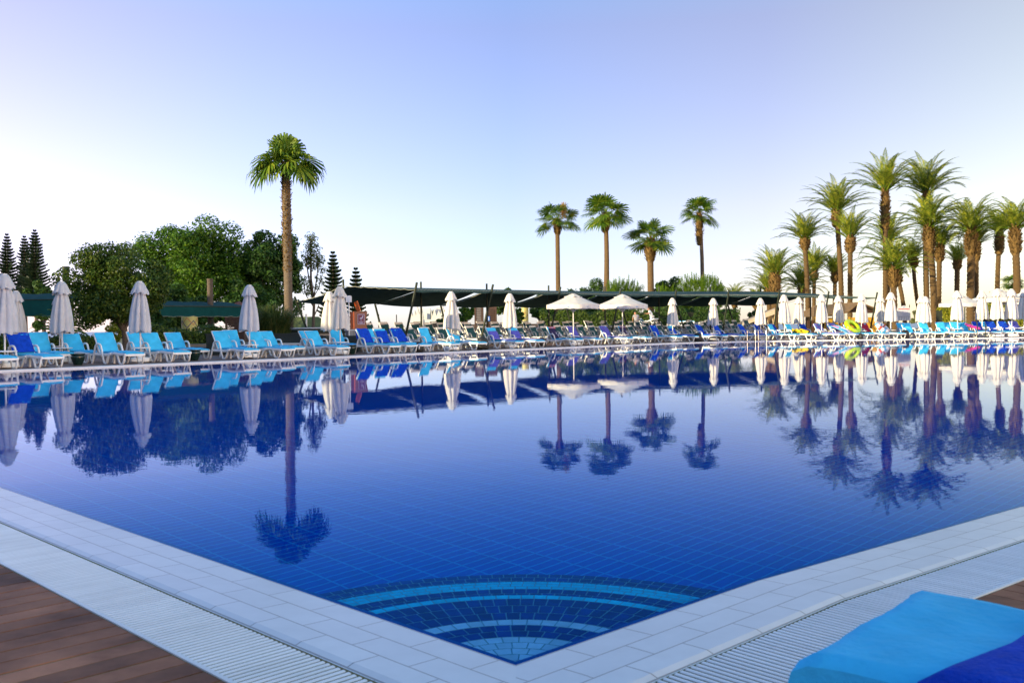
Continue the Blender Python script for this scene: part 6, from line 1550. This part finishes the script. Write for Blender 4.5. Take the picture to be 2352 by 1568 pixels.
broad_tree('young_tree', 'young bushy tree left of the mosaic column behind the net', 1184, 86, 702, 1156, 1204, 'oak', 38, 3000, .2, 1.3, .10, 1, 12, 8)
broad_tree('young_tree', 'young bushy tree with pale trunk right of the mosaic column behind the net', 1240, 86, 700, 1210, 1276, 'oak', 39, 3800, .2, 1.5, .10, 1, 14, 8)
broad_tree('shrub', 'bushy green shrub under the net behind the left open parasol', 1320, 90, 704, 1280, 1372, 'hedge', 40, 4200, .2, .3, .08, .6, 16, 6, cat='shrub')
broad_tree('shrub', 'bushy yellow-green shrub under the net behind the right open parasol', 1425, 90, 700, 1378, 1470, 'hedge', 42, 4200, .2, .3, .08, .6, 16, 6, cat='shrub')
broad_tree('shrub', 'dark shrub under the net right of the white-clad worker', 1560, 88, 700, 1514, 1608, 'darkleaf', 43, 4600, .2, .3, .10, .6, 16, 6, cat='shrub')
broad_tree('shrub', 'dark shrub under the net at the slender fan palm trunk', 1640, 90, 704, 1606, 1684, 'oak', 45, 3600, .2, .3, .10, .6, 16, 6, cat='shrub')
broad_tree('shrub', 'round dark shrub above the beige tent roof', 1738, 100, 702, 1714, 1760, 'darkleaf', 46, 2200, .2, .4, .10, 1, 10, 0, cat='shrub')
for x, y, x0, x1, k_, lab in ((1010, 706, 982, 1012, 47, 'wispy shrub showing through the gap of the white crenellated wall'), (2108, 702, 2092, 2128, 48, 'pale wispy tamarisk right of the notice board'), (2178, 696, 2152, 2206, 49, 'pale wispy tamarisk left of the wide open parasol'), (2270, 690, 2244, 2300, 50, 'pale wispy tamarisk behind the metal truss')):
    broad_tree('tamarisk', lab, (x0+x1)/2, 112, y, x0, x1, 'tamarisk', k_, 1800, .22, .6, .08, 1, 12, 24, cat='shrub', hollow=.1)

# ================================================================== HOTEL BLOCK behind the camera (its shadow falls over the near deck and left side)
M['hotelwall'] = mat('pale_hotel_render', (.45, .42, .38), .85, .1, 2); M['glass'] = mat('dark_window_glass', (.03, .04, .05), .08, .1, 3)
t = thing('hotel_building', 'pale hotel block standing outside the picture to the left of the pool', 'building', (-46, -25, 0))
b = MB(); b.box((0, -4, 6.1), (12, 69, 12.2)); b.obj('wall', M['hotelwall'], t); b = MB(); b.box((.5, 51.9, 3.85), (11, 42.7, 7.7)); b.obj('shade_wing', M['hotelwall'], t)  # unseen wing, added and sized to shade the left awning and loungers
b = MB(); b.box((0, -4, 12.35), (12.6, 69.6, .3)); b.obj('roof', M['wallwhite'], t)
wb = MB(); wb.box((0, 0, 0), (.06, 1.6, 1.9)); wme = wb.mesh('window', M['glass'])
for k_ in range(16):
    for f in range(3):
        o = link('window', wme, t, (6.035, -36+k_*4.3, 2.2+f*3.7)); bb = None
    bs = None
for f in range(3): b = MB(); b.box((6.5, -4, .95+f*3.7), (1.0, 68, .15)); b.obj('balcony_slab', M['wallwhite'], t)
for k in list(PROTO.values()):
    if not USED.get(k.name): print('UNUSED', k.name)
